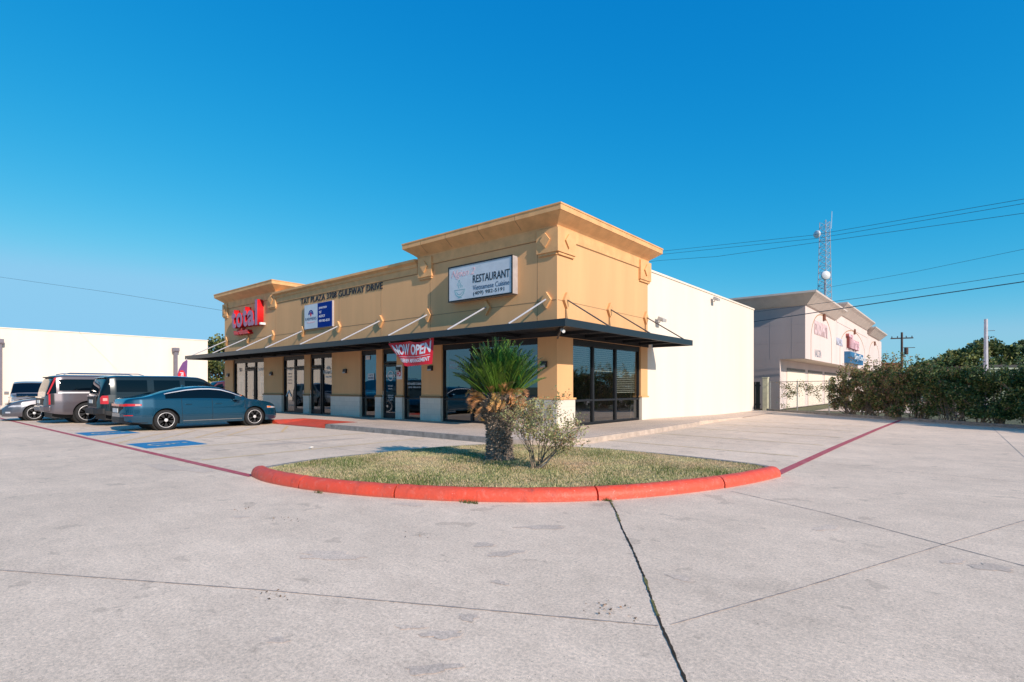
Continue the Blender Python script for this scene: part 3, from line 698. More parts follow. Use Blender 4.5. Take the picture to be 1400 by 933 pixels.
mb.build('joist', M['black'], can)
for x in dx:
    MB().tube([(x, -.09, 4.19), (x, -1.9, 3.26)], .028, 8).build('strut', M['steel'], can)
for y in dy:
    MB().tube([(.09, y, 4.19), (1.58, y, 3.26)], .022, 8).build('strut', M['steeld'], can)
    MB().tube([(.035, y, 3.95), (.035, y, 3.22)], .018, 6).build('strut', M['tandark'], can)
MB().tube([(.06, -.06, 2.95), (1.2, -1.45, 3.1)], .03, 6).build('strut', M['steeld'], can)
MB().box(-24.4, .03, -.045, -.002, 3.02, 3.168).build('ledger', M['black'], can)
MB().box(.002, .045, .0, 6.3, 3.02, 3.168).build('ledger', M['black'], can)
# soffit header above windows
for a, b in front_open: MB().box(a, b, .06, .3, 2.86, 3.02).build('window_header', M['black'], B)
MB().box(-.3, -.06, .9, 5.72, 2.86, 3.02).build('window_header', M['black'], B)

def pane_window(name, x0, x1, z0, z1, mull=(), trans=(), fn=FW, d=-.12, fr=.06, glass='glass', parent=B, lw=.05):
    """frame with mullions, and one pane of glass behind"""
    mb = MB()
    rect_on(fn, x0, x0+fr, z0, z1, d-.05, d+.05, mb); rect_on(fn, x1-fr, x1, z0, z1, d-.05, d+.05, mb)
    rect_on(fn, x0+fr, x1-fr, z0, z0+fr+.02, d-.05, d+.05, mb); rect_on(fn, x0+fr, x1-fr, z1-fr, z1, d-.05, d+.05, mb)
    for m_ in mull: rect_on(fn, m_-lw, m_+lw, z0+fr+.02, z1-fr, d-.053, d+.053, mb)
    for t_ in trans:
        z = t_[0] if isinstance(t_, tuple) else t_
        a, b = (t_[1], t_[2]) if isinstance(t_, tuple) else (x0+fr, x1-fr)
        rect_on(fn, a, b, z-.035, z+.035, d-.045, d+.045, mb)
    f = mb.build(name, M['black'], parent, bevel=.004)
    p = MB(); cuts_ = sorted([x0+fr/2]+list(mull)+[x1-fr/2])
    for a, b in zip(cuts_[:-1], cuts_[1:]): p.add([fn(a+.004, z0+.03, d-.004), fn(b-.004, z0+.03, d-.004), fn(b-.004, z1-.03, d-.004), fn(a+.004, z1-.03, d-.004)], [(0, 1, 2, 3)])
    p.build('pane', M[glass], f, recalc=False)
    return f
def door(x0, x1, z0=.15, z1=2.45, d=-.08, fn=FW, glass='glass', handle=1):
    mb = MB(); s = .09
    rect_on(fn, x0, x0+s, z0, z1, d-.03, d+.03, mb); rect_on(fn, x1-s, x1, z0, z1, d-.03, d+.03, mb)
    rect_on(fn, x0+s, x1-s, z0, z0+.22, d-.03, d+.03, mb); rect_on(fn, x0+s, x1-s, z1-.1, z1, d-.03, d+.03, mb)
    f = mb.build('door', M['black'], B, bevel=.004)
    MB().add([fn(x0+s, z0+.22, d-.004), fn(x1-s, z0+.22, d-.004), fn(x1-s, z1-.1, d-.004), fn(x0+s, z1-.1, d-.004)], [(0, 1, 2, 3)]).build('pane', M[glass], f, recalc=False)
    hx = x0+s/2 if handle < 0 else x1-s/2
    MB().tube([fn(hx, .95, d+.03), fn(hx, .97, d+.09), fn(hx, 1.28, d+.09), fn(hx, 1.30, d+.03)], .012, 6).build('handle', M['chrome'], f)
    return f
Z0, Z1 = .15, 2.88
# phone shop (leftmost)
pane_window('window', -23.27, -21.78, Z0, Z1); pane_window('window', -20.56, -19.40, Z0, Z1)
pane_window('transom_window', -21.78, -20.56, 2.5, Z1); door(-21.72, -20.62)
# agency
pane_window('window', -17.35, -16.22, Z0, Z1, trans=(2.42,)); pane_window('transom_window', -16.22, -15.17, 2.42, Z1); door(-16.18, -15.21, z1=2.38)
pane_window('transom_window', -14.65, -13.68, 2.42, Z1); door(-14.61, -13.72, z1=2.38, handle=-1); pane_window('window', -13.68, -12.72, Z0, Z1)
# restaurant left
pane_window('window', -10.45, -9.32, Z0, Z1, trans=(.98,)); pane_window('transom_window', -8.92, -7.95, 2.42, Z1); door(-8.88, -7.99, z1=2.38, handle=-1)
pane_window('window', -7.55, -6.42, Z0, Z1, trans=(.98,))
pane_window('window', -5.28, -.76, Z0, Z1, mull=(-3.78, -2.3), trans=(.98,))
pane_window('window', .9, 5.72, Z0, Z1, mull=(2.28, 3.86), trans=(.98,), fn=SW)
MB().box(-.30, 0.0, 5.45, 5.46, .2, .21)
# interiors
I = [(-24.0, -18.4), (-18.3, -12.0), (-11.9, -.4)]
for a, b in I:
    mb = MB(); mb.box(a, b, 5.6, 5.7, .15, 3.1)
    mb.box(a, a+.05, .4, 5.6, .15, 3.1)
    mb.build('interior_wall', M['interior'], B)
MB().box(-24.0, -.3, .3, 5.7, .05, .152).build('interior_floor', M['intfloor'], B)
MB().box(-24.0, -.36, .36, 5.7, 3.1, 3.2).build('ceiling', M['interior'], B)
# interior lit paper, blinds, films
def blinds(x0, x1, z0, z1, fn, d, step=.05):
    mb = MB(); z = z1
    while z > z0:
        mb.prism([(x0, z), (x1, z), (x1, z-.006), (x0, z-.006)], lambda a, b, dd: fn(a, b, dd), d-.02, d+.02)
        mb.add([fn(x0, z-.036, d-.012), fn(x1, z-.036, d-.012), fn(x1, z, d+.012), fn(x0, z, d+.012)], [(0, 1, 2, 3)])
        z -= step
    rect_on(fn, x0, x1, z-.03, z, d-.02, d+.02, mb)
    return mb
blinds(3.95, 5.6, 1.30, 2.86, SW, -.22, .07).build('window_blind', M['blind'], B)
blinds(2.36, 3.78, 2.05, 2.86, SW, -.22, .07).build('window_blind', M['blind'], B)
blinds(.98, 2.2, 2.12, 2.86, SW, -.22, .07).build('window_blind', M['blind'], B)
rect_on(FW, -10.38, -9.39, 1.02, 2.82, -.20, -.19).build('window_shade', M['blueshade'], B)
rect_on(FW, -8.80, -8.07, .35, 2.3, -.13, -.12).build('door_film', M['teal'], B)
rect_on(FW, -8.85, -8.02, 2.48, 2.82, -.2, -.19).build('transom_film', M['blueshade'], B)
# a white bulkhead inside the phone shop and a table with chairs dimly seen in the restaurant
rect_on(FW, -23.2, -21.9, .9, 2.8, -1.0, -.98).build('display_panel', M['signside'], B)
rect_on(FW, -20.5, -19.5, .9, 2.8, -1.0, -.98).build('display_panel', M['signside'], B)
rect_on(FW, -17.3, -16.3, .9, 2.75, -.9, -.88).build('display_panel', M['signside'], B)
# decals on the glass (proud of the pane)
D1 = -.105
def decal(s, x, z, w_, h_, m='decal', bold=.01, y=.105, **k): return text(s, w_, h_, .004, bold=bold, at=(x, y, z), m=M[m], parent=B, name='window_lettering', **k)
decal('FARMERS', -13.62, 2.05, .86, .17); decal('INSURANCE', -13.45, 1.88, .55, .08)
mb = MB()
def arc_strip(mb, fn, cx, cz, r0, r1, a0, a1, d0, d1, n=12):
    for k in range(n):
        t0, t1 = a0+(a1-a0)*k/n, a0+(a1-a0)*(k+1)/n
        mb.prism([(cx+r0*math.cos(t0), cz+r0*math.sin(t0)), (cx+r1*math.cos(t0), cz+r1*math.sin(t0)), (cx+r1*math.cos(t1), cz+r1*math.sin(t1)), (cx+r0*math.cos(t1), cz+r0*math.sin(t1))], fn, d0, d1)
arc_strip(mb, FW, -13.2, 2.27, .11, .16, 0, PI, -.105, -.10); arc_strip(mb, FW, -13.2, 2.27, .03, .07, 0, PI, -.105, -.10); mb.build('window_emblem', M['decal'], B)
decal('FARMERS', -17.05, 2.3, .55, .09)
for k in range(6): decal('HOURS', -17.0, 2.1-.16*k, .38, .045, 'inknavy') if k < 4 else None
mb = MB(); mb.prism([(-17.2, .98), (-16.9, 1.3), (-16.6, .98), (-16.68, .95), (-16.9, 1.2), (-17.12, .95)], FW, -.106, -.101); mb.build('window_emblem', M['decal'], B)
decal('PUSH', -15.9, 1.02, .3, .05); decal('TEXT US', -15.95, .78, .36, .07); decal('OPEN', -15.95, .64, .3, .07)
# door round logo
mb = MB(); arc_strip(mb, FW, -8.43, 1.9, .17, .21, 0, 2*PI, -.072, -.068, 20); rect_on(FW, -8.72, -8.14, 1.86, 1.95, -.072, -.068, mb); mb.build('door_emblem', M['decal'], B)
decal('MON-SAT', -8.6, 1.45, .32, .07, y=.068); decal('HOURS', -8.58, 1.34, .26, .05, y=.068)
decal('10:30 AM', -8.6, 1.06, .34, .06, y=.068); decal('9:00 PM', -8.6, .97, .34, .06, y=.068); decal('CLOSED', -8.6, .88, .3, .05, y=.068)
decal('RESTAURANT', -7.42, 2.28, .9, .17); decal('VIETNAMESE CUISINE', -7.4, 1.52, .85, .09); decal('(409) 982-5191', -7.35, 1.38, .75, .08)
for nm, x0, x1, z0, z1 in (('poster', -22.9, -22.25, .95, 2.1), ('poster', -20.25, -19.65, .95, 2.05)):
    rect_on(FW, x0, x1, z0, z1, -.18, -.175).build(nm, M['paper'], B); rect_on(FW, x0+.12, x1-.12, z0+.1, z1-.35, -.174, -.170).build(nm, M['posterblue'], B)
decal('5G', -22.65, 2.35, .0001+.3, .2, 'inknavy'); decal('total', -20.3, 2.35, .6, .2)
# red poster in the big window, small notice sheets
rect_on(FW, -5.05, -4.55, 2.1, 2.4, -.18, -.175).build('poster', M['banner'], B)
text('NOODLES', .42, .1, .004, bold=.02, at=(-5.01, .172, 2.2), m=M['bannerw'], parent=B)
rect_on(FW, -10.2, -9.9, 2.62, 2.8, -.1, -.097).build('notice', M['paper'], B); rect_on(FW, -10.05, -9.6, 1.75, 2.02, -.1, -.097).build('notice', M['decal'], B)
decal('NO', -9.98, 1.9, .3, .08, 'inknavy', y=.095); decal('SMOKING', -10.02, 1.79, .38, .07, 'inknavy', y=.095)

# ------------------------------------------------------------------ signs
S = empty('restaurant_sign', (-3.08, 0, 4.5), 0, 'white lightbox RESTAURANT sign with black rim above the canopy', 'sign')
MB().box(-1.5, 1.5, -.28, -.0, 0, 1.25).build('box', M['signside'], S, bevel=.01)
mb = MB(); t_ = .035
mb.box(-1.51, 1.51, -.31, -.275, -.01, t_); mb.box(-1.51, 1.51, -.31, -.275, 1.25-t_, 1.26); mb.box(-1.51, -1.51+t_, -.31, -.275, t_, 1.25-t_); mb.box(1.51-t_, 1.51, -.31, -.275, t_, 1.25-t_)
mb.build('frame', M['black'], S)
MB().box(-1.475, 1.475, -.29, -.281, .035, 1.215).build('face', M['signwhite'], S)
def st(s, x, z, w_, h_, m, bold=0., **k): return text(s, w_, h_, .006, bold=bold, at=(x, -.291, z), m=M[m], parent=S, name='lettering', **k)
st('RESTAURANT', -.28, .55, 1.68, .27, 'ink', .008); st('Vietnamese Cuisine', -.28, .30, 1.66, .17, 'inknavy', -.004); st('(409) 982-5191', -.26, .09, 1.42, .16, 'ink', .0)
st('Ngien 2', -1.36, .78, 1.18, .32, 'pink', 0., shear=.4)
mb = MB(); arc_strip(mb, FW, -.93, .38, .225, .245, PI, 2*PI, .291, .296); arc_strip(mb, FW, -.93, .38, .15, .165, PI*1.1, PI*1.9, .291, .296); rect_on(FW, -1.2, -.66, .385, .40, .291, .296, mb); rect_on(FW, -1.03, -.83, .10, .12, .291, .296, mb)
for k in range(3): arc_strip(mb, FW, -1.02+.09*k, .5, .04, .055, -1.2, 1.4, .291, .296, 6); arc_strip(mb, FW, -1.0+.08*k, .6, .04, .05, 1.8, 4.3, .291, .296, 6)
arc_strip(mb, FW, -.95, .70, .03, .04, 0, 2*PI, .291, .296, 8)
mb.build('bowl_logo', M['tealink'], S)

S2 = empty('agency_sign', (-13.76, 0, 4.24), 0, 'half white half blue insurance agency sign below the address letters', 'sign')
MB().box(-1.23, 1.23, -.09, 0, 0, 1.19).build('box', M['signside'], S2)
MB().box(-1.21, -.02, -.1, -.091, .02, 1.17).build('white_face', M['signwhite'], S2); MB().box(-.02, 1.21, -.1, -.091, .02, 1.17).build('blue_face', M['signblue'], S2)
def st2(s, x, z, w_, h_, m, bold=0., **k): return text(s, w_, h_, .006, bold=bold, at=(x, -.1, z), m=M[m], parent=S2, name='lettering', **k)
st2('FARMERS', -1.12, .42, 1.0, .14, 'inknavy', .0); st2('INSURANCE', -.96, .28, .7, .07, 'pink', 0)
for i, (s, w_) in enumerate((('JONATHAN', .66), ('TAT', .22), ('AGENCY', .52), ('409-985-8535', .92))): st2(s, .1, .86-.19*i-(.03 if i == 3 else 0), w_, .12, 'bannerw', .01)
mb = MB(); arc_strip(mb, FW, -.62, .68, .17, .23, 0, PI, .1, .106); arc_strip(mb, FW, -.62, .68, .08, .14, .2, PI-.2, .1, .106); mb.build('arch_logo', M['signblue'], S2)
mb = MB(); mb.prism([(-.66, .6), (-.58, .6), (-.56, .72), (-.62, .8), (-.68, .72)], FW, .1, .107); mb.build('arch_logo_centre', M['redsign'], S2)

S3 = empty('phone_shop_sign', (-22.65, 0, 4.4), 0, 'red channel letters reading total wireless at the left end', 'sign')
xw = 0
for ch, x0, w_, h_ in (('t', 0, .62, 1.06), ('o', .62, .84, .84), ('t', 1.44, .58, 1.12), ('a', 2.02, .88, .86), ('l', 2.94, .34, 1.38)):
    text(ch, w_-.06, h_, .34, bold=.035, at=(x0, 0, .40), m=M['redsign'], m2=M['mauve'], parent=S3, name='letter')
MB().box(3.36, 3.5, -.3, -.02, .40, .52).build('full_stop', M['paper'], S3)
text('wireless.', 1.95, .34, .26, bold=.05, at=(.05, 0, .02), m=M['redsign'], parent=S3, name='lettering')
S4 = tag(text('TAT PLAZA 3708 GULFWAY DRIVE', 6.6, .28, .02, bold=.008, at=(-15.45, -.01, 5.54), m=M['ink'], name='address_lettering', spacing=1.05), 'dark raised letters TAT PLAZA 3708 GULFWAY DRIVE under the parapet', 'sign')

# banner, warped cloth
BW, BH = 2.3, .88
def bwarp(x, y, z):
    u = x/BW; v = y/BH
    # bottom-left corner is blown inwards and folded up
    k = max(0, .42-u*.9)*(1-v)
    px = -5.98+x+k*1.7; pz = 2.13+y+.05*math.sin(u*PI*2.2)*v - .10*v*(math.sin(PI*min(1, u*1.05)))*0 + k*.25 - .09*abs(math.sin(PI*u*2))*v*.6
    py = -1.86-.05*math.sin(u*9+v*2)-.10*math.sin(PI*u)*(1-v)+k*.25-z
    return (px, py, pz+.09*u-.03)
nx, nz = 48, 20; mb = MB()
mb.add([bwarp(BW*i/nx, BH*j/nz, 0) for j in range(nz+1) for i in range(nx+1)], [(j*(nx+1)+i, j*(nx+1)+i+1, (j+1)*(nx+1)+i+1, (j+1)*(nx+1)+i) for j in range(nz) for i in range(nx)])
bn = mb.build('vinyl_banner', M['banner'], smooth=True); tag(bn, 'red NOW OPEN vinyl banner hanging crookedly from the canopy edge', 'banner')
def bw2(ox, oy): return lambda x, y, z: bwarp(x+ox, y+oy, z+.008)
text('NOW OPEN', 2.08, .40, .003, bold=.03, m=M['bannerw'], parent=bn, warp=bw2(.12, .40), cuts=2)
text('UNDER NEW MANAGEMENT', 1.95, .15, .003, bold=.02, m=M['bannerw'], parent=bn, warp=bw2(.25, .12), cuts=2)
mb = MB(); N_ = 30
mb.add([bwarp(.2+2.0*i/N_, .325+.014*j, .008) for j in (0, 1) for i in range(N_+1)], [(i, i+1, N_+2+i, N_+1+i) for i in range(N_)])
mb.build('rule', M['bannerw'], bn)
for px in (-5.9, -3.75): MB().tube([(px, -1.88, 3.0), (px, -1.95, 3.06)], .006, 5).build('cord', M['paper'], bn)
# FD notice
fd = empty('fire_sign', (-7.75, -.03, 1.75), 0, 'small white sign with red FD letters on the narrow pier by the door', 'sign')
MB().box(-.17, .17, 0, .03, 0, .58).build('plate', M['paper'], fd); text('FD', .26, .22, .004, bold=.03, at=(-.13, 0, .12), m=M['banner'], parent=fd); text('OPEN', .22, .08, .004, at=(-.11, 0, .42), m=M['banner'], parent=fd)

# wall lamps
def wall_lamp(x, y, z, label, front=True):
    r = empty('wall_lamp', (x, y, z), 0 if front else PI/2, label, 'lamp', 'bronze lamps on the plaza piers')
    MB().prism([(-.09, -.10), (0, -.10), (0, .09), (-.06, .09)], lambda a, b, d: (d, a, b), -.13, .13).add([], []).build('housing', M['lamp'], r, bevel=.008)
    MB().box(-.1, .1, -.1, -.085, -.105, -.04).build('lens', M['lampgrey'], r)
    return r
for x, l in ((-.5, 'bronze box lamp on the corner pier nearest the palm'), (-6.12+.25, 'bronze box lamp just under the red banner'), (-11.6, 'bronze box lamp on the widest pier between agency and restaurant'), (-18.5, 'bronze box lamp on the pier right of the phone shop'), (-23.85, 'bronze box lamp on the far left end pier'), (-7.78, 'small lamp beside the restaurant door above the FD sign')):
    wall_lamp(x, -.002, 2.16, l)
def flood(y, z, label):
    r = empty('wall_floodlight', (0, y, z), 0, label, 'lamp')
    MB().tube([(-.02, 0, -.12), (.12, 0, -.1), (.16, 0, .0)], .02, 6).build('arm', M['lampgrey'], r)
    MB().prism([(.08, .0), (.34, -.10), (.36, .02), (.14, .14)], lambda a, b, d: (a, d, b), -.17, .17).build('housing', M['lampgrey'], r, bevel=.01)
    MB().prism([(.10, -.012), (.335, -.105), (.333, -.112), (.098, -.02)], lambda a, b, d: (a, d, b), -.13, .13).build('lens', M['paper'], r)
flood(7.15, 4.2, 'grey floodlight on the white wall just past the canopy end'); flood(13.55, 5.85, 'grey floodlight high on the white side wall near the top')
cam_ = empty('security_camera', (1.35, -1.68, 3.02), 0, 'small white security camera under the canopy corner', 'camera')
MB().tube([(0, 0, 0), (.03, -.05, -.04), (.16, -.16, -.1)], [.02, .045, .045], 10).build('body', M['paper'], cam_)
# planter
pl = empty('planter', (-.95, -.65, .15), 0, 'plain tapered concrete planter pot by the window behind the palm', 'planter')
MB().lathe([(.22, 0), (.24, .1), (.3, .5), (.34, .56), (.34, .63), (.29, .63), (.27, .5)], 28).build('pot', M['pot'], pl, smooth=True)
MB().lathe([(.27, .5), (.01, .54)], 20).build('soil', M['soil'], pl)

# ------------------------------------------------------------------ neighbour strip mall (right, behind)
N = empty('neighbour_building', (0, 0, 0), 0, 'pale pink stucco strip mall with flared cornices behind the hedge', 'building')
X, Y0, Y1 = 2.08, 24.23, 66.
MB().box(-14, X, Y0, Y1, 3.25, 6.7).build('upper_wall', [M['stucco2']], N)
MB().box(-14, X-.01, Y0-.012, Y0-.002, 3.25, 6.7).build('end_wall_shade_tone', M['stucco2_shaded'], N)  # thin sheet giving the end wall its shaded tone
MB().box(-14, .6, Y0+.003, Y1, 0, 3.25).build('lower_wall', M['stucco2'], N)
MB().box(-14, .6, Y0-.009, Y0-.001, 0, 3.25).build('end_wall_lower_shade_tone', M['stucco2_shaded'], N)
MB().box(X, X+.03, 35.2, 52.8, 6.6, 7.3).build('raised_parapet', M['stucco2'], N)
MB().box(-2, X-.002, 35.2, 52.8, 6.7, 7.3).build('raised_parapet_wall', M['stucco2'], N)
def corn2(y0, y1, zs, zt, o_=.75, x0=-14):
    mb = MB(); rings = []
    for q, z in ((.02, zs), (.12, zs+.06), (o_*.75, zt-.28), (o_, zt-.12), (o_, zt)):
        rings.append([(x0, y1+q, z), (x0, y0-q, z), (X+q, y0-q, z), (X+q, y1+q, z)])
    vs = [p for r in rings for p in r]
    fs = [(i*4+k, i*4+(k+1) % 4, i*4+4+(k+1) % 4, i*4+4+k) for i in range(len(rings)-1) for k in range(4)]+[(0, 1, 2, 3), (16, 17, 18, 19)]
    mb.add(vs, fs).build('cornice', M['cornice2'], N)
corn2(24.23, 34.4, 6.6, 7.42); corn2(36, 52, 7.25, 8.1, x0=-3); corn2(54, 63.5, 6.95, 7.75, x0=-4)
MB().box(-4, X-.005, 52.8, 66, 6.7, 7.0).build('raised_parapet_wall', M['stucco2'], N)
for yc, r, zc in ((29.5, 3.6, 4.6), (44, 7.2, 4.6), (59, 4.6, 4.6)):
    k = 18; mb = MB()
    for i in range(k):
        t0, t1 = PI*i/k, PI*(i+1)/k
        hh = 1.9
        mb.prism([(yc+r*math.cos(t0), zc+hh*math.sin(t0)), (yc+(r+.07)*math.cos(t0), zc+(hh+.07)*math.sin(t0)), (yc+(r+.07)*math.cos(t1), zc+(hh+.07)*math.sin(t1)), (yc+r*math.cos(t1), zc+hh*math.sin(t1))], SW, X+.001, X+.012)
    rect_on(SW, yc+r, yc+r+.07, 3.25, zc, X+.001, X+.012, mb); rect_on(SW, yc-r-.07, yc-r, 3.25, zc, X+.001, X+.012, mb)
    mb.build('arch_outline', M['tandark'], N)
for yc, z in ((30.0, 6.45), (44.2, 6.55), (59, 6.4)): rect_on(SW, yc-.25, yc+.25, z-.25, z+.2, X+.0, X+.12).build('keystone', M['brick2'], N)
mb = MB()
for z in (4.3, 5.45): mb.box(-14, X-.02, Y0-.018, Y0-.013, z-.01, z+.01)
for x in (-6, -3, 0, 1.3): mb.box(x-.01, x+.01, Y0-.018, Y0-.013, 3.3, 6.6)
mb.build('wall_joints', M['stucco2_shaded'], N)
MB().box(.61, X-.01, Y0+.01, Y1, 3.243, 3.249).build('soffit', M['cornice2'], N)
mb = MB()
for y0 in (26, 32.5, 39, 45.5): rect_on(SW, y0, y0+5.4, .05, 2.55, .61, .63, mb)
mb.build('shopfront_boards', M['white'], N)
mb = MB()
for y0 in (26, 32.5, 39, 45.5): rect_on(SW, y0, y0+5.4, 2.58, 2.75, .61, .64, mb)
mb.build('shopfront_dark_strip', M['kerbgrey'], N)  # thin dark strip above the boards
s5 = empty('faded_wall_sign', (X, 26.8, 4.1), 0, 'faded pink lettering and blue word on the pale mall wall', 'sign')
text('CONDON PHO TE', 4.6, .95, .05, bold=.04, fn=SX, at=(0, 0, .9), m=mat('faded_pink_wall', (.70, .53, .54), .8, .1), parent=s5); text('NAILS SPA', 2.2, .5, .04, bold=.02, fn=SX, at=(1.3, 0, .1), m=mat('faded_blue_wall', (.58, .58, .68), .8, .1), parent=s5)
s6 = empty('channel_letter_sign', (X, 39.6, 4.5), 0, 'red script letters on the far mall wall under the arch', 'sign')
text('Tillmans', 6.0, 1.2, .25, bold=.03, fn=SX, at=(.0, 0, .3), m=mat('sign_rust', (.45, .12, .11), .6, .2), m2=M['pink'], parent=s6)
s7 = empty('blue_panel_sign', (X, 38.8, 3.7), 0, 'blue panel sign with white writing under the red letters on the mall', 'sign')
rect_on(SW, 0, 7.6, -.2, .75, 0, .45).build('panel', mat('panel_blue', (.03, .16, .34), .5, .3), s7)
text('Dry Cleaners', 7.0, .6, .03, bold=.01, fn=SX, at=(.3, .45-.45, -.05), m=M['decal'], parent=s7, warp=lambda x, y, z: (.455+z, x, y))

# ------------------------------------------------------------------ fence, kerb and hedge
fl = [(.55, 22.15), (6.15, 16.85), (10.85, 12.75), (16.2, 8.1)]
fp = [Vector(p) for p in fl]
def along(s):
    for a, b in zip(fp[:-1], fp[1:]):
        l = (b-a).length
        if s <= l: return a+(b-a)*s/l, (b-a).normalized()
        s -= l
    return fp[-1], (fp[-1]-fp[-2]).normalized()
TL = sum((b-a).length for a, b in zip(fp[:-1], fp[1:]))
fe = empty('chain_link_fence', (.55, 22.15, 0), 0, 'grey chain-link fence overgrown with vines along the lot edge', 'fence')
O = Vector((.55, 22.15, 0))
s = 0
while s < TL:
    p, d = along(s); MB().tube([(p.x-O.x, p.y-O.y, 0), (p.x-O.x, p.y-O.y, 1.8)], .03, 8).build('post', M['galv'], fe); s += 2.6
pts = [along(TL*i/12)[0] for i in range(13)]
MB().tube([(p.x-O.x, p.y-O.y, 1.76) for p in pts], .02, 6).build('top_rail', M['galv'], fe)
V = []
hh = 1.75; st_ = .11; wv = .003
s = -hh
while s < TL:
    for sg in (1, -1):
        s0, s1 = (s, s+hh); z0, z1 = (0.02, hh) if sg > 0 else (hh, 0.02)
        if s0 < 0: z0 = z0+(z1-z0)*(0-s0)/hh; s0 = 0
        if s1 > TL: z1 = z0+(z1-z0)*(TL-s0)/(s1-s0); s1 = TL
        if s1-s0 < .05: continue
        a, _ = along(s0); b, _ = along(s1)
        V.append([(a.x-O.x, a.y-O.y, z0-wv), (b.x-O.x, b.y-O.y, z1-wv), (b.x-O.x, b.y-O.y, z1+wv), (a.x-O.x, a.y-O.y, z0+wv)])
    s += st_
quads('mesh', np.array(V), M['galv'], parent=fe)
kp = [(.5, 21.75), (6.05, 16.4), (10.7, 12.35), (16.0, 7.75)]
struct(strip(kp, .16, .12).build('lot_edge_kerb', M['kerbgrey']))
mb = MB(); a_ = [Vector((p[0]-.055, p[1]-.065, 0)) for p in kp]
mb.add([(p.x, p.y, z) for p in a_ for z in (-.02, .12)], [(2*i, 2*i+2, 2*i+3, 2*i+1) for i in range(3)]); struct(mb.build('lot_edge_kerb_face', M['kerbgrey']))
gp = empty('gate_post', (.28, 22.15, 0), 0, 'thick cream gate post at the end of the chain-link fence', 'post')
MB().box(-.15, .15, -.15, .15, 0, 2.0).build('post', M['postcream'], gp, bevel=.01); MB().box(-.17, .17, -.17, .17, 2.0, 2.06).build('cap', M['postcream'], gp)
ga = empty('wooden_gate', (-1.2, 22.3, 0), 0, 'dark slatted gate half hidden between white wall and cream post', 'gate')
mb = MB()
for k in range(9): mb.box(-1.3+.27*k, -1.3+.27*k+.24, -.02, .02, .08, 1.78)
mb.build('boards', M['gate'], ga); MB().box(-1.3, 1.13, .02, .06, 1.5, 1.6).box(-1.3, 1.13, .02, .06, .3, .4).build('rails', M['gate'], ga)

def hedge_shrub(s, H, R, nleaf, mats, wts, label, seed, cover=0.3):
    random.seed(seed)
    p, d = along(min(s, TL-.01)); root = empty('hedge_shrub', (p.x+d.y*.22, p.y-d.x*.22, 0), math.atan2(d.y, d.x), label, 'shrub', 'shrubs growing through the chain-link fence')
    cents, rads = [], []; mb = MB()
    for k in range(34):
        u = random.uniform(-1, 1); z = random.uniform(.12, 1)**.85*H*.9; r = random.uniform(.2, .38)*R
        c = (u*R*1.08, random.uniform(-.55, .6), z); cents.append(c); rads.append(r)
        b0 = (random.uniform(-.4, .4)*R, random.uniform(-.15, .2), 0)
        mb.tube([b0, ((b0[0]+c[0])/2+random.uniform(-.15, .15), c[1]*.4, z*.55), c, (c[0]+random.uniform(-.2, .2), c[1], min(z+.3, H*1.12))], [.022, .014, .007, .003], 4, 0, False)
    # whips standing out of the top
    tips = []
    for k in range(12 if s < 10 else 6):
        u = random.uniform(-1, 1)*R; hgt = H*random.uniform(1.0, 1.28); q = [(u, 0, H*.6), (u+random.uniform(-.15, .15), .05, H*.9), (u+random.uniform(-.35, .35), 0, hgt)]
        mb.tube(q, [.008, .005, .002], 4, 0, False); tips += [np.array(q[1])+(np.array(q[2])-np.array(q[1]))*t for t in np.linspace(.2, 1, 9)]
    mb.build('branches', M['twig'], root)
    P, idx = clump_pts(cents, np.array(rads), nleaf, .85)
    P[:, 1] *= .8
    P = P[(P[:, 2] > .04+.3*np.abs(np.sin(P[:, 0]*2.3+seed)))]
    tt = np.repeat(np.array(tips), 5, 0); P = np.concatenate([P, tt+rng.normal(scale=.05, size=tt.shape)])
    nn = len(P); w_ = np.array(wts, float); mi = rng.choice(len(mats), nn, p=w_/w_.sum())
    ps = np.floor((P[:, 0]+5)*3.1).astype(int)*7+np.floor(P[:, 2]*3.3).astype(int)*13
    mi = np.where((ps % 5 == 0) & (rng.uniform(0, 1, nn) < .6), (mi+1) % len(mats), mi)
    quads('foliage', leaves(P, .085, .62), [M[m] for m in mats], mi, root)
HS = [(7.0, 2.05, 0.85, ('leafm', 'leafl', 'leafb', 'leafd'), (3, 4, 5, 1.5), 'brownish loose shrub at the left end of the hedge by the bare fence'),
      (8.1, 2.3, 1.05, ('leafm', 'leafb', 'leafl', 'leafd'), (3, 4, 5, 1.5), 'rust-tinged shrub with long whips, second from the hedge left end'),
      (9.4, 2.35, 1.1, ('leafm', 'leafb', 'leafl', 'leafd'), (3, 4, 4, 1.5), 'twiggy olive shrub, third from the hedge left end'),
      (10.8, 2.35, 1.15, ('leafd', 'leafm', 'leafl', 'leafb'), (4, 4, 2.5, 1.2), 'olive green shrub in the middle of the hedge'),
      (12.2, 2.25, 1.15, ('leafd', 'leafm', 'leafl', 'leafb'), (5, 4, 1.5, .4), 'leafy dark shrub right of the hedge middle, before the white pole'),
      (13.7, 2.2, 1.2, ('leafd', 'leafm', 'leafl'), (6, 3, .8), 'dense dark green shrub in front of the white pole'),
      (15.4, 2.15, 1.2, ('leafd', 'leafm', 'leafl'), (7, 3, .8), 'dense dark green shrub at the right picture edge'),
      (17.1, 2.25, 1.2, ('leafd', 'leafm', 'leafl'), (7, 3, .8), 'dark shrub past the right end of the visible hedge'),
      (18.8, 2.2, 1.2, ('leafd', 'leafm', 'leafl'), (7, 3, .8), 'last dark shrub of the hedge beyond the picture edge')]
for k, (s, H, R, m_, w_, l) in enumerate(HS): hedge_shrub(s, H, R, (7500, 8500, 9500, 12000)[k] if k < 4 else 15000, m_, w_, l, 40+k)
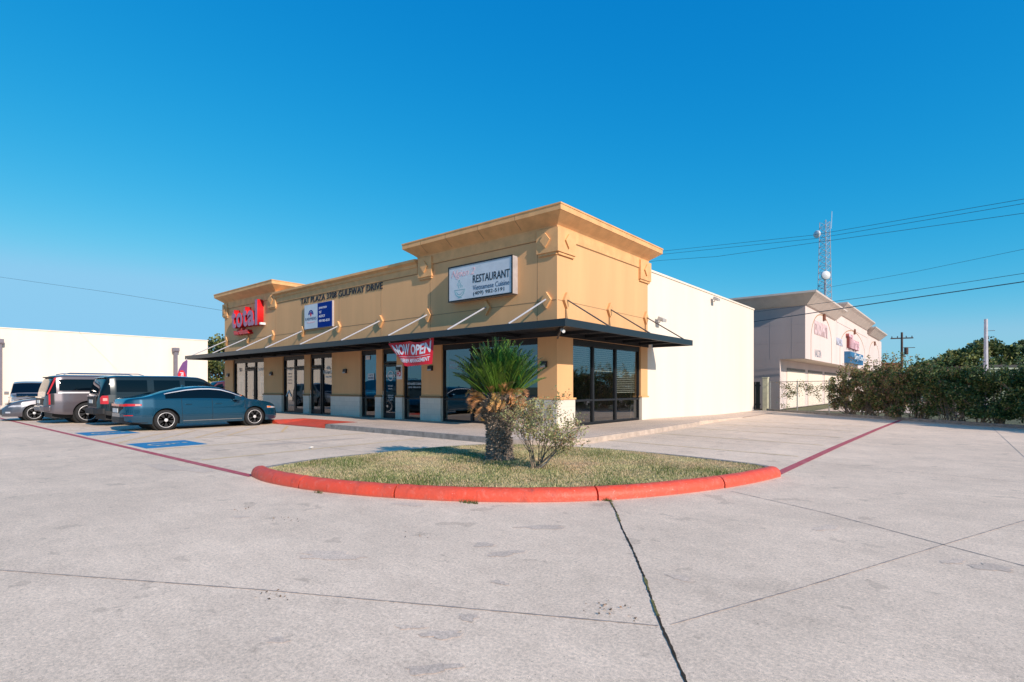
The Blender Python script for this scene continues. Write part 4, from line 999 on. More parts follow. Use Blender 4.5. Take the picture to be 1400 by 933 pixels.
# vine on the bare fence part
vn = empty('fence_vine', (.6, 22.1, 0), 0, 'thin leafy vine creeping along the bare top of the fence', 'vine')
mb = MB(); P = []
for k in range(22):
    s = random.uniform(.2, 5.8); z = random.uniform(.9, 1.75) if s > 1.4 else random.uniform(.1, 1.7); pts = []
    for j in range(9):
        p, d = along(max(.1, min(s+j*.13*random.uniform(.5, 1.2), 6.6))); z = max(.05, min(1.85, z+random.uniform(-.14, .1))); pts.append((p.x-.6, p.y-22.1-.03, z)); P.append(pts[-1])
    mb.tube(pts, .008, 4, 0, False)
mb.build('stems', M['twig'], vn)
P = np.array(P); n_ = 1700; Q = P[rng.integers(0, len(P), n_)]+rng.normal(scale=(.09, .07, .10), size=(n_, 3))
quads('leaves', leaves(Q, .075, .6), [M['leafm'], M['leafb'], M['leafl'], M['leafd']], rng.integers(0, 4, n_), vn)

# ------------------------------------------------------------------ mast, poles, wires
mast = empty('lattice_mast', (-9.86, 100.25, 0), .5, 'tall lattice radio mast with two round dishes behind the mall', 'mast')
mb = MB(); Hm = 32.3
def mr(z): return 1.75-(1.75-.95)*z/Hm
legs = [lambda z, a=a: (mr(z)*math.cos(a), mr(z)*math.sin(a), z) for a in (0.3, 2.39, 4.49)]
for f in legs: mb.tube([f(0), f(Hm)], .06, 6)
mb.build('legs', M['mast'], mast)
mb = MB(); z = 0; stp = 1.2
while z < Hm-.2:
    if z+stp > Hm: stp = Hm-z
    for i in range(3):
        a, b = legs[i], legs[(i+1) % 3]
        mb.tube([a(z), b(z+stp)], .03, 4, 0, False); mb.tube([b(z), a(z+stp)], .03, 4, 0, False); mb.tube([a(z), b(z)], .03, 4, 0, False)
    z += stp
mb.build('bracing', M['mast'], mast)
MB().tube([(0, 0, 0), (0, 0, 21.5)], .17, 8).build('cable_duct', M['mast'], mast); MB().tube([(1.2, .4, 31), (1.3, .4, 34.2)], .04, 6).build('whip_antenna', M['dish'], mast)
def dish(loc, r, rz, tilt):
    o = MB().lathe([(.02, 0), (r*.5, .06*r), (r*.85, .2*r), (r, .42*r), (r*1.0, .75*r), (r*.9, .85*r), (0.02, 1.0*r)], 24, 'x').build('dish', M['dish'], mast, smooth=True); o.location = loc; o.rotation_euler = (0, tilt, rz)
dish((-.4, -.8, 22), .80, -1.45, 0); dish((-1.4, -.8, 29.7), .66, PI+.6, 0)
wp = empty('utility_pole', (3.24, 78.6, 0), .25, 'dark wooden utility pole with crossarm beyond the hedge', 'pole')
MB().tube([(0, 0, 0), (0, 0, 9.1)], [.19, .13], 10).build('pole', M['wood'], wp); MB().box(-1.3, 1.3, -.07, .07, 8.2, 8.36).build('crossarm', M['wood'], wp)
for x in (-1.15, -.5, .5, 1.15): MB().lathe([(.05, 8.36), (.07, 8.5), (.03, 8.6)], 8, c=(x, 0, 0)).build('insulator', M['wire'], wp)
MB().lathe([(.22, 6.0), (.25, 6.1), (.25, 6.9), (.2, 7.0)], 12, c=(.5, 0, 0)).build('transformer', M['wood'], wp); MB().box(.1, 1.5, -.03, .03, 6.9, 6.98).build('bracket', M['wood'], wp)
cpole = empty('concrete_pole', (11.04, 39.5, 0), 0, 'pale slender pole standing behind the dark end of the hedge', 'pole')
MB().tube([(0, 0, 0), (0, 0, 6.5)], [.15, .11], 8).build('pole', M['polewhite'], cpole); MB().box(-.02, .5, -.02, .02, 5.6, 5.64).build('arm', M['galv'], cpole)
def wire(pts, r, label):
    P = []
    for (a, b) in zip(pts[:-1], pts[1:]):
        a, b = Vector(a), Vector(b)
        for k in range(4): P.append(a.lerp(b, k/4))
    P.append(Vector(pts[-1])); 
    tag(MB().tube([tuple(p) for p in P], r, 5).build('power_line', M['wire'], smooth=True), label, 'wire', 'overhead wires')
wire([(-30.67, 63.3, 22.32), (-24.81, 61.68, 21.64), (-4.17, 59.38, 19.81), (13.91, 52.33, 18.22), (17.76, 47.73, 17.17)], .022, 'topmost overhead wire passing across the lattice mast')
wire([(-30.67, 63.3, 21.8), (-24.81, 61.68, 21.17), (-3.9, 59.6, 19.4), (13.91, 52.33, 17.82), (17.76, 47.73, 16.83)], .022, 'second highest overhead wire close beneath the topmost')
wire([(-30.67, 63.3, 20.94), (-24.81, 61.68, 20.29), (-16.19, 61.06, 19.42), (13.91, 52.33, 16.96), (17.76, 47.73, 15.86)], .022, 'third overhead wire crossing the upper mast')
wire([(-14.98, 63.38, 13.34), (-4.81, 62.75, 13.71), (5.73, 58.52, 13.87), (13.91, 52.33, 13.75), (17.76, 47.73, 13.52)], .016, 'thin overhead wire crossing low behind the mast')
wire([(-1.94, 22.6, 6.18), (-.53, 22.6, 6.24), (6.44, 22.6, 6.6), (12.01, 22.6, 7.02), (14.6, 22.6, 7.25), (22, 22.6, 8.0)], .013, 'thin cable running in front of the mall cornice')
wire([(-1.94, 22.6, 5.53), (-.53, 22.6, 5.63), (6.56, 22.6, 6.2), (12.01, 22.6, 6.61), (14.6, 22.6, 6.82), (22, 22.6, 7.4)], .026, 'thick black cable, lowest in front of the mall wall')
wire([(-68, -12.5, 13.2), (-52.01, -6.69, 10.65), (-40.12, -1.96, 8.66), (-29.36, 1.82, 6.72), (-24.4, 3.3, 5.9)], .010, 'single wire sloping down to the plaza left end')

# ------------------------------------------------------------------ far right roofs and trees
rr = empty('low_green_building', (12.6, 53.5, 0), math.radians(40), 'pale green low roof edge with dark trim behind the hedge', 'building')
MB().box(-1.3, 14, 0, 8, 0, 3.1).build('wall', mat('pale_green', (.22, .27, .20), .8, .1), rr); MB().box(-1.5, 14.2, -.3, 8.3, 3.3, 3.5).build('roof', M['black'], rr); MB().box(-1.35, 14.1, -.2, 8.1, 3.1, 3.3).build('soffit', mat('pale_green_trim', (.30, .36, .29), .8, .1), rr)
rb = empty('brick_house', (1.3, 84, 0), .6, 'small red brick gable just visible over the hedge', 'building')
MB().box(-1.6, 1.6, 0, 6, 0, 4.2).build('wall', M['brick2'], rb); MB().prism([(-1.9, 4.2), (1.9, 4.2), (1.4, 5.1), (-1.4, 5.1)], lambda a, b, d: (a, d, b), -.3, 6.3).build('roof', mat('roof_red', (.22, .06, .04), .8, .2), rb)
tree('broadleaf_tree', (12.0, 79.5, 0), 7.9, 4.4, 'tallest rounded tree directly behind the white pole', 'trees beyond the hedge', 11000, .34, 2.2)
tree('broadleaf_tree', (8.9, 77, 0), 6.6, 3.0, 'rounded tree on the left of the group beyond the hedge', 'trees beyond the hedge', 7000, .32, 1.8)
tree('broadleaf_tree', (6.3, 70, 0), 5.0, 2.4, 'low dark tree left of the taller trees beyond the hedge', 'trees beyond the hedge', 5000, .28, 1.0, mats=('treed', 'treed', 'treem'))
tree('broadleaf_tree', (16.3, 85, 0), 8.2, 3.0, 'separate tree with a small pointed top right of the white pole', 'trees beyond the hedge', 8000, .34, 2.2)
tree('broadleaf_tree', (21.5, 88, 0), 6.6, 4.6, 'lower spreading tree at the right picture edge', 'trees beyond the hedge', 7000, .34, 1.8, mats=('treem', 'treel', 'treel'))
tree('broadleaf_tree', (4.4, 74, 0), 3.8, 1.8, 'small dark tree farthest left over the hedge', 'trees beyond the hedge', 3000, .26, .8, mats=('treed', 'treed', 'treem'))

# ------------------------------------------------------------------ left white building, poles, shed, tree, flag
lb = empty('warehouse', (-49, 8.3, 0), 0, 'long plain white warehouse wall behind the parked cars', 'building')
MB().box(-30, 0, -34, 0, 0, 6.14).build('wall', M['white'], lb); MB().box(-30.1, .05, -34.05, .05, 6.14, 6.22).build('coping', M['white'], lb)
def light_pole(x, y, label):
    r = empty('light_pole', (x, y, 0), 0, label, 'light pole', 'short square light poles by the white wall')
    MB().box(-.14, .14, -.14, .14, 0, 4.95).build('pole', M['polegrey'], r); MB().prism([(-.12, 4.8), (.12, 4.8), (.27, 4.95), (.27, 5.25), (-.27, 5.25), (-.27, 4.95)], lambda a, b, d: (a, d, b), -.26, .26).build('lamp_head', M['polegrey'], r, bevel=.02)
light_pole(-48.7, 5.3, 'grey square light pole nearer the plaza, above the dark SUV'); light_pole(-48.7, -7.15, 'grey square light pole at the left picture edge')
tree('garden_tree', (-53.6, 11.6, 0), 7.4, 3.2, 'olive tree filling the gap between warehouse and plaza', None, 9000, .26, 1.2, mats=('treem', 'treel', 'treed'))
tree('garden_tree', (-58, 19, 0), 7.0, 4.0, 'second olive tree farther back in the same gap', None, 5000, .3, 1.2, mats=('treem', 'treel', 'treed'))
sd = empty('shed', (-46.5, 10.5, 0), .3, 'small shed with a pale sloping roof in the gap', 'shed')
MB().box(-1.5, 1.9, 0, 3, 0, 1.9).build('wall', M['bark'], sd); MB().prism([(-1.8, 2.7), (2.3, 1.95), (2.3, 2.05), (-1.8, 2.8)], lambda a, b, d: (a, d, b), -.3, 3.3).build('roof', M['signside'], sd)
ff = empty('feather_flag', (-23.5, -2.75, 0), 1.1, 'purple feather flag with a red oval behind the dark SUV', 'flag')
pl_ = []
for k in range(13):
    t = k/12; pl_.append((.30*math.sin(t*PI/2*.9), 0, .6+2.45*t))
MB().tube([(.30, 0, 0), (.30, 0, .6), (.36, 0, 1.8), (.40, 0, 2.9), (.34, 0, 3.02)], .012, 6).build('pole', M['dish'], ff)
edgeR = [(.31, .7), (.36, 1.8), (.40, 2.9)]; 
L_ = [(-.12, .7), (-.16, 1.4), (-.14, 1.9), (-.03, 2.4), (.16, 2.8), (.38, 2.98)]
MB().prism(L_+[(.40, 2.9), (.36, 1.8), (.31, .7)], lambda a, b, d: (a, d, b), -.004, .004).build('cloth', mat('flag_purple', (.16, .055, .20), .7, .15, 4.), ff)
mb = MB(); mb.prism([(.12+.19*math.cos(t*PI/10), 2.0+.38*math.sin(t*PI/10)) for t in range(20)], lambda a, b, d: (a, d, b), -.009, -.006); mb.build('oval', M['redsign'], ff)
text('total', .52, .17, .002, bold=.03, m=M['bannerw'], parent=ff, warp=lambda x, y, z: (.20-y, -.010-z, 1.74+x))

# ------------------------------------------------------------------ vehicles
def pl_interp(pts, x): return np.interp(x, [p[0] for p in pts], [p[1] for p in pts])
def smooth_fn(pts, sig):
    def f(x):
        x = np.atleast_1d(x); off = np.linspace(-sig, sig, 9); wgt = 1-np.abs(off)/sig*.8
        return sum(w_*pl_interp(pts, x+o_) for o_, w_ in zip(off, wgt))/wgt.sum()
    return f
def vehicle(name, loc, rz, spec, label, cat, paint):
    R = empty(name, loc, rz, label, cat)
    Ln = spec['L']; ra, fa = spec['axles']; wr = spec['wr']; ar = wr+spec.get('arch', .065)
    zt = smooth_fn(spec['top'], spec.get('sm', .09)); zs = smooth_fn(spec['shoulder'], .08); zbf = smooth_fn(spec['bottom'], .05); wf = smooth_fn(spec['width'], .05)
    def zb(x):
        b = zbf(x)
        for xa in (ra, fa):
            m_ = np.abs(x-xa) < ar; b = np.where(m_, np.maximum(b, wr+np.sqrt(np.maximum(0, ar**2-(x-xa)**2))), b)
        return b
    xs = list(np.linspace(0, Ln, int(Ln/.035)))
    for xa in (ra, fa):
        for t in np.linspace(0, PI, 31): xs.append(xa-ar*math.cos(t))
    xs += [ra-ar-.001, ra+ar+.001, fa-ar-.001, fa+ar+.001]
    for s in spec['seams']: xs += [s-.006, s+.006]
    for a, b in spec['windows']: xs += [a, b]
    xs += [spec['ws'][0], spec['ws'][1], spec['rw'][0], spec['rw'][1]]
    xs = np.array(sorted(set(round(float(x), 4) for x in xs if 0 <= x <= Ln)))
    TZ, SH, BT, W = zt(xs), zs(xs), zb(xs), wf(xs)
    SH = np.minimum(SH, TZ-.015); BT = np.minimum(BT, SH-.05)
    tum = spec.get('tumble', .42); rnd = spec.get('round', .06)
    nl, ng, nt_ = 16, 14, 9
    lv = np.concatenate([np.linspace(0, 1, nl)])
    crease = spec.get('crease', .68)
    rows = []
    rows.append(np.stack([xs, W-.22, BT], 1))
    for t in lv:
        z = BT+(SH-BT)*t
        tz = (z-.2)/(SH-.2)
        y = W-.05*np.clip(.25-tz, 0, 1)*2-.028*np.clip(tz-crease, 0, 1)/(1-crease)*1.5-.012*np.sin(np.clip(tz/crease, 0, 1)*PI)*-1
        rows.append(np.stack([xs, y, z], 1))
    ysh = rows[-1][:, 1]-.012
    ZR = np.maximum(TZ-rnd-(TZ-SH)*.04, SH+.004)
    YR = ysh-(ZR-SH)*tum
    for k in range(ng):
        t = k/(ng-1); z = SH+.003+(ZR-SH-.003)*t; y = ysh+(YR-ysh)*t+.018*math.sin(PI*t)*np.clip((ZR-SH)/.4, 0, 1)
        rows.append(np.stack([xs, y, z], 1))
    gi0 = 1+nl
    for k in range(1, nt_+1):
        t = k/nt_; ang = t*PI/2
        y = YR*(1-t)**1.0*1.0 if False else YR*math.cos(ang)**.75
        z = ZR+(TZ-ZR)*math.sin(ang)**.8
        rows.append(np.stack([xs, y if k < nt_ else 0*xs, z], 1))
    G = np.array(rows)          # rows, stations, 3
    nr, nx = G.shape[:2]
    Gm = G.copy(); Gm[:, :, 1] *= -1
    xm = (xs[:-1]+xs[1:])/2
    # classification
    cls = {}
    wins = spec['windows']; ws, rw = spec['ws'], spec['rw']
    ga, gb = spec.get('wfrac', (1, ng-2))
    def face_class(r, i):
        x = xm[i]
        if any(abs(x-s) < .0065 for s in spec['seams']) and 3 <= r < gi0+ng-2 and not (r < gi0 and BT[i] > .5 and r < 4):
            base = 'seam'
        else: base = 'body'
        if r >= gi0 and r < gi0+ng-1:
            k = r-gi0; hgt = (ZR[i]-SH[i])
            if ga <= k < gb and hgt > .035:
                for j, (a, b) in enumerate(wins):
                    if a < x < b: return 'win%d' % j
            if spec.get('trim') and k == 0 and wins[0][0]-.02 < x < wins[-1][1]+.02 and hgt > .03: return 'trim'
            if spec.get('trimtop') and k in (gb,) and wins[0][0]-.02 < x < wins[-1][1]+.02: return 'trim'
            if hgt > .05 and wins[0][0] < x < wins[-1][1] and ga <= k < gb: return 'pillar'
            if spec.get('wrap') and rw[0] < x < rw[1] and hgt > .1: return 'rearglass'
        if r >= gi0+ng:
            if ws[0] < x < ws[1]: return 'windshield'
            if rw[0] < x < rw[1]: return 'rearglass'
        if r >= gi0 and r < gi0+ng and rw[0] < x < rw[1] and False: return 'body'
        if r <= spec.get('skirt', 2) : return 'skirt' if r > 0 else 'under'
        return base
    groups = {}
    for r in range(nr-1):
        for i in range(nx-1): groups.setdefault(face_class(r, i), []).append((r, i))
    def mk(cl, key):
        out = MB(); mp_ = {}
        for side, GG in ((0, G), (1, Gm)):
            if key == 'L' and side == 1: continue
            if key == 'R' and side == 0: continue
            for (r, i) in cl:
                q = []
                for (a, b) in ((r, i), (r, i+1), (r+1, i+1), (r+1, i)):
                    kk = (side if a < nr-1 else 0, a, b)
                    if kk not in mp_: mp_[kk] = len(out.v); out.v.append(tuple(GG[a, b]))
                    q.append(mp_[kk])
                if side == 0: q = q[::-1]
                out.f.append(tuple(q)); out.m.append(0)
        return out
    body = MB(); mats = [M[paint], M['seam'], M['plastic'], M[spec.get('skirtmat', paint)], M['chrome'], M['carglass' if spec.get('blackpillar', True) else paint]]
    mats[4] = M['rim']
    order = {'body': 0, 'seam': 1, 'under': 2, 'skirt': 3, 'trim': 4, 'pillar': 5}
    bv = MB(); mp_ = {}
    for side, GG in ((0, G), (1, Gm)):
        for c_, cl in groups.items():
            if c_ not in order: continue
            for (r, i) in cl:
                q = []
                for (a, b) in ((r, i), (r, i+1), (r+1, i+1), (r+1, i)):
                    kk = (side if a < nr-1 else 0, a, b)
                    if kk not in mp_: mp_[kk] = len(bv.v); bv.v.append(tuple(GG[a, b]))
                    q.append(mp_[kk])
                if side == 0: q = q[::-1]
                bv.f.append(tuple(q)); bv.m.append(order[c_])
    for i in (0, nx-1):
        ring = [mp_[(0, r, i)] for r in range(nr-1) if (0, r, i) in mp_]+[mp_[(1, r, i)] for r in range(nr-2, -1, -1) if (1, r, i) in mp_]
        bv.f.append(tuple(ring if i == 0 else ring[::-1])); bv.m.append(0)
    bo = bv.build('body', mats, R, smooth=True, recalc=False)
    es = bo.modifiers.new('e', 'EDGE_SPLIT'); es.split_angle = math.radians(38)
    for c_, cl in groups.items():
        if c_ in order: continue
        if c_.startswith('win') and c_ != 'windshield':
            for key in 'LR': mk(cl, key).build('side_window', M['carglass'], R, smooth=True, recalc=False)
        else: mk(cl, 'B').build('windshield' if c_ == 'windshield' else 'rear_window', M['carglass'], R, smooth=True, recalc=False)
    # underbody block
    wmin = float(np.min(W[(xs > .4) & (xs < Ln-.4)]))
    MB().box(.25, Ln-.3, -wmin+.25, wmin-.25, .22, float(np.min(SH))-.12).build('underbody', M['plastic'], R)
    wy = float(np.interp(ra, xs, W))
    # helper: point on lower side surface
    def sp(x, t, side=-1, off=.004):
        b, s_, w_ = float(zb(np.array([x]))[0]), float(zs(np.array([x]))[0]), float(wf(np.array([x]))[0])
        s_ = min(s_, float(zt(np.array([x]))[0])-.015)
        z = s_-(s_-b)*(1-t); tz = (z-.2)/(s_-.2)
        y = w_-.05*max(0, min(1, .25-tz))*2-.028*max(0, min(1, tz-crease))/(1-crease)*1.5+.012*math.sin(max(0, min(1, tz/crease))*PI)
        return Vector((x, side*(y+off), z))
    def patch(nm, m_, x0, x1, f0, f1, off=.006, n=14, sides=(-1, 1), abs_z=True, thick=.0):
        """patch on the side; f0(x),f1(x) give z"""
        for sd_ in sides:
            mb = MB(); vs = []
            for i in range(n+1):
                x = x0+(x1-x0)*i/n
                b, s_ = float(zb(np.array([x]))[0]), min(float(zs(np.array([x]))[0]), float(zt(np.array([x]))[0])-.015)
                for j in range(5):
                    z = f0(x)+(f1(x)-f0(x))*j/4; t = (z-b)/(s_-b); vs.append(sp(x, min(1, max(0, t)), sd_, off))
            mb.add(vs, [(i*5+j, i*5+j+1, i*5+6+j, i*5+5+j) if sd_ > 0 else (i*5+j, i*5+5+j, i*5+6+j, i*5+j+1) for i in range(n) for j in range(4)])
            mb.build(nm, m_, R, smooth=True, recalc=False)
    # wheels
    def wheel(x, side):
        w_ = .225 if wr < .36 else .27
        Wc = empty('wheel', (x, side*(wy-.03-w_/2), wr)); Wc.parent = R
        h = w_/2
        MB().lathe([(wr*.72, -h), (wr*.84, -h*1.02), (wr*.95, -h*.9), (wr, -h*.6), (wr, h*.6), (wr*.95, h*.9), (wr*.84, h*1.02), (wr*.72, h)], 36, 'y').build('tyre', M['tyre'], Wc, smooth=True)
        o_ = side*h
        rim = MB().lathe([(wr*.74, o_*.92), (wr*.72, o_*1.04), (wr*.675, o_*.99), (wr*.66, o_*.4), (.03, o_*.4)], 36, 'y').build('rim', [M['rim']], Wc, smooth=True)
        MB().lathe([(wr*.66, o_*.42), (.02, o_*.43)], 30, 'y').build('rim_recess', M['rimdark'], rim)
        mb = MB(); ns = spec.get('spokes', 5)
        for k in range(ns):
            for dd in ((-.17, .17) if spec.get('twin', True) else (0,)):
                a = 2*PI*k/ns+.3; r0, r1 = wr*.12, wr*.69; t0 = a+dd*.5; t1 = a+dd*1.35; hw0, hw1 = wr*.06, wr*.075
                p0 = Vector((r0*math.cos(t0), 0, r0*math.sin(t0))); p1 = Vector((r1*math.cos(t1), 0, r1*math.sin(t1))); e = (p1-p0).normalized(); nn = Vector((-e.z, 0, e.x))
                q = [p0-nn*hw0, p0+nn*hw0, p1+nn*hw1, p1-nn*hw1]
                mb.add([(v.x, o_*.5, v.z) for v in q]+[(v.x, o_*1.0, v.z) for v in q], [(0, 1, 2, 3), (7, 6, 5, 4), (0, 4, 5, 1), (1, 5, 6, 2), (2, 6, 7, 3), (3, 7, 4, 0)])
        mb.lathe([(wr*.17, o_*.5), (wr*.16, o_*1.02), (wr*.08, o_*1.06), (.01, o_*1.06)], 16, 'y').build('spokes', M['rim'], rim)
    for x in (ra, fa):
        for side in (-1, 1): wheel(x, side)
        MB().lathe([(ar+.0, -wy+.16), (ar+.0, wy-.16)], 30, 'y', (x, 0, wr)).build('wheel_well', M['seam'], R)
    # mirrors
    mx_, mz = spec['mirror']; 
    for side in (-1, 1):
        yy = float(np.interp(mx_, xs, rows[gi0-1][:, 1]))
        MB().prism([(-.09, -.02), (.10, -.05), (.13, .04), (.05, .11), (-.08, .12)], lambda a, b, d: (mx_+a, side*(yy+d), mz+b), .03, .21).build('mirror', M[paint if not spec.get('blackmirror') else 'plastic'], R, bevel=.02)
    # handles
    for hx in spec.get('handles', ()):
        for side in (-1, 1):
            p = sp(hx, 0.0, side, 0); z = spec['hz']; b, s_ = float(zb(np.array([hx]))[0]), float(zs(np.array([hx]))[0]); q = sp(hx, (z-b)/(s_-b), side, .0)
            MB().box(q.x-.10, q.x+.10, min(q.y, q.y+side*.035), max(q.y, q.y+side*.035), z-.014, z+.014).build('handle', M[spec.get('handlemat', paint)], R, bevel=.008)
    return R, patch, sp, dict(zt=lambda x: float(zt(np.array([x]))[0]), zs=lambda x: float(zs(np.array([x]))[0]), w=lambda x: float(wf(np.array([x]))[0]))

# --- blue sedan
sedan = dict(L=4.97, axles=(1.13, 3.96), wr=.335, arch=.055,
    top=[(0, .62), (.02, .90), (.08, 1.0), (.18, 1.055), (.55, 1.10), (.75, 1.145), (1.25, 1.29), (1.75, 1.40), (2.15, 1.445), (2.5, 1.45), (2.85, 1.415), (3.2, 1.29), (3.78, 1.0), (4.2, .945), (4.6, .86), (4.82, .76), (4.93, .62), (4.97, .5)],
    shoulder=[(0, .58), (.03, .86), (.1, .95), (.35, .99), (.8, 1.0), (1.6, .975), (2.6, .95), (3.6, .92), (4.2, .86), (4.6, .78), (4.85, .67), (4.97, .45)],
    bottom=[(0, .40), (.1, .32), (.5, .24), (.9, .21), (4.3, .20), (4.7, .22), (4.97, .28)],
    width=[(0, .34), (.03, .55), (.09, .69), (.22, .80), (.45, .88), (.8, .925), (1.4, .93), (3.6, .93), (4.1, .92), (4.5, .87), (4.75, .76), (4.9, .60), (4.97, .42)],
    seams=[1.58, 2.52, 3.62], windows=[(1.12, 1.50), (1.54, 2.47), (2.55, 3.50)], ws=(2.98, 3.74), rw=(.80, 1.7), tumble=.50, round=.035,
    trimtop=True, mirror=(3.28, .98), handles=(1.78, 2.72), hz=.84, spokes=5, wfrac=(2, 11))
Rr, patch, sp, S_ = vehicle('parked_sedan', (-11.4, -8.62, 0), PI/2, sedan, 'dark blue sedan parked nearest the plaza entrance, nose to the sidewalk', 'car', 'pblue')
Rr.scale = (1.025, 1.02, 1.02)
patch('tail_lamp', M['tail'], .02, .46, lambda x: .80+.02*x, lambda x: .88-.02*x)
MB().prism([(-.012, -.40), (.035, -.62), (.10, -.70), (.12, -.62), (.12, .62), (.10, .70), (.035, .62), (-.012, .40)], lambda a, b, d: (a, b, d), .80, .87).build('tail_lamp', M['tail'], Rr)
patch('reverse_lamp', M['taillit'], .30, .43, lambda x: .815, lambda x: .862, off=.010)
patch('reflector', M['tail'], .05, .24, lambda x: .50, lambda x: .525)
MB().prism([(-.012, -.36), (.03, -.58), (.12, -.70), (.12, .70), (.03, .58), (-.012, .36)], lambda a, b, d: (a, b, d), .27, .46).build('lower_bumper', M['plastic'], Rr)
MB().prism([(-.006, -.36), (.05, -.56), (.05, .56), (-.006, .36)], lambda a, b, d: (a, b, d), .58, .79).build('trunk_recess', M['plastic'], Rr)
patch('bumper_trim', M['plastic'], .04, .62, lambda x: .26+.0*x, lambda x: .31-.05*x)
patch('headlight', M['head'], 4.42, 4.86, lambda x: .64-.03*(x-4.42), lambda x: .72-.12*(x-4.42))
patch('turn_lamp', M['amber'], 4.42, 4.58, lambda x: .655, lambda x: .70, off=.012)
MB().box(-.02, .0, -.26, .26, .60, .73).build('licence_plate', M['plate'], Rr)
MB().prism([(.0, 0), (.16, 0), (.05, .07), (.02, .07)], lambda a, b, d: (1.85+a, d, 1.41+b), -.02, .02).build('roof_antenna', M['pblue'], Rr)
patch('side_trim', M['chrome'], 1.62, 3.50, lambda x: .285, lambda x: .30)
# sign of a parking tag on the dash: small orange card behind the windscreen
MB().box(3.45, 3.62, -.62, -.45, 1.06, 1.12).build('dash_card', M['amber'], Rr)

def suv_spec(L, H, W, ra, fa, wr, hood, belt):
    return dict(L=L, axles=(ra, fa), wr=wr, arch=.07,
        top=[(0, .75), (.03, belt+.02), (.10, belt+.25), (.22, H-.14), (.32, H-.04), (.6, H), (2.6, H+.01), (3.35, H-.03), (3.55, H-.10), (4.25, hood+.05), (4.4, hood+.01), (L-.35, hood-.08), (L-.1, hood-.18), (L-.02, hood-.4), (L, .6)],
        shoulder=[(0, .72), (.05, belt-.02), (.3, belt+.01), (3.8, belt), (4.3, hood-.03), (L-.3, hood-.14), (L-.1, hood-.24), (L, .58)],
        bottom=[(0, .48), (.3, .40), (.6, .36), (4.6, .32), (L-.2, .34), (L, .42)],
        width=[(0, W-.42), (.03, W-.26), (.10, W-.13), (.25, W-.05), (.5, W), (4.3, W), (L-.5, W-.03), (L-.2, W-.10), (L, W-.25)],
        seams=[1.62, 2.72, 3.85], windows=[(.52, 1.50), (1.72, 2.62), (2.80, 3.72)], ws=(3.50, 4.30), rw=(.055, .34), tumble=.20, round=.06, mirror=(3.72, belt+.08),
        handles=(1.88, 2.95), hz=belt-.13, spokes=5, twin=True, wfrac=(2, 11), sm=.05, blackpillar=False, wrap=True)
# --- dark SUV
sp1 = suv_spec(5.35, 1.88, 1.0, 1.28, 4.45, .40, 1.22, 1.14); sp1.update(skirtmat='plastic', skirt=3)
Rr, patch, sp, S_ = vehicle('parked_suv', (-15.05, -8.45, 0), PI/2, sp1, 'very dark grey boxy SUV parked just behind the blue sedan', 'car', 'pdark')
patch('tail_lamp', M['tail'], .06, .27, lambda x: .82, lambda x: 1.12, off=.012)
patch('reverse_lamp', M['taillit'], .12, .24, lambda x: .93, lambda x: 1.03, off=.018)
MB().prism([(-.10, -.55), (-.02, -.80), (.12, -.93), (.2, -.93), (.2, .93), (.12, .93), (-.02, .80), (-.10, .55)], lambda a, b, d: (a, b, d), .44, .66).build('rear_bumper', M['plastic'], Rr, bevel=.03)
MB().box(-.04, .02, -.5, .5, .72, 1.08).build('tailgate_recess', M['plastic'], Rr, bevel=.01); MB().box(-.055, -.02, -.5, .5, 1.09, 1.12).build('chrome_bar', M['chrome'], Rr)
MB().box(-.05, -.03, -.24, .24, .84, .97).build('licence_plate', M['plate'], Rr)
patch('headlight', M['head'], 5.0, 5.25, lambda x: .78, lambda x: .98)
MB().box(.20, .42, -.66, .66, 1.765, 1.80).build('spoiler', M['pdark'], Rr, bevel=.015)
# --- grey SUV
sp2 = suv_spec(5.4, 1.93, 1.02, 1.30, 4.40, .41, 1.25, 1.18); sp2.update(trim=True, skirt=2, windows=[(.42, 1.56), (1.66, 2.66), (2.76, 3.72)], blackpillar=True)
Rr, patch, sp, S_ = vehicle('parked_suv', (-18.1, -9.45, 0), PI/2, sp2, 'silver grey SUV with tall slim tail lamps, parked left of the dark SUV', 'car', 'pgrey')
patch('tail_lamp', M['tail'], .11, .16, lambda x: .76, lambda x: 1.18, off=.014); patch('lamp_housing', M['plastic'], .17, .27, lambda x: .76, lambda x: 1.17, off=.010)
for s in (-1, 1): MB().prism([(.0, 1.16), (.05, 1.16), (.30, 1.80), (.24, 1.80)], lambda a, b, d: (a+.06, s*(d-.13*(b-1.16)), b), .865, .915).build('tail_lamp', M['tail'], Rr, bevel=.008)
MB().prism([(-.10, -.55), (-.02, -.82), (.12, -.95), (.2, -.95), (.2, .95), (.12, .95), (-.02, .82), (-.10, .55)], lambda a, b, d: (a, b, d), .50, .70).build('rear_bumper', M['pgrey'], Rr, bevel=.03); MB().box(-.04, .0, -.55, .55, .74, 1.0).build('tailgate_recess', M['plastic'], Rr); MB().box(-.06, -.03, -.24, .24, .80, .93).build('licence_plate', M['plate'], Rr)
MB().box(-.05, .02, -.6, .6, 1.02, 1.06).build('chrome_bar', M['chrome'], Rr)
for s in (-1, 1): MB().tube([(.6, s*.68, 1.94), (.8, s*.68, 1.99), (3.1, s*.68, 1.99), (3.3, s*.68, 1.93)], .02, 6).build('roof_rail', M['chrome'], Rr)
MB().box(.18, .42, -.68, .68, 1.80, 1.84).build('spoiler', M['plastic'], Rr, bevel=.015)
patch('headlight', M['head'], 5.05, 5.3, lambda x: .85, lambda x: 1.05)
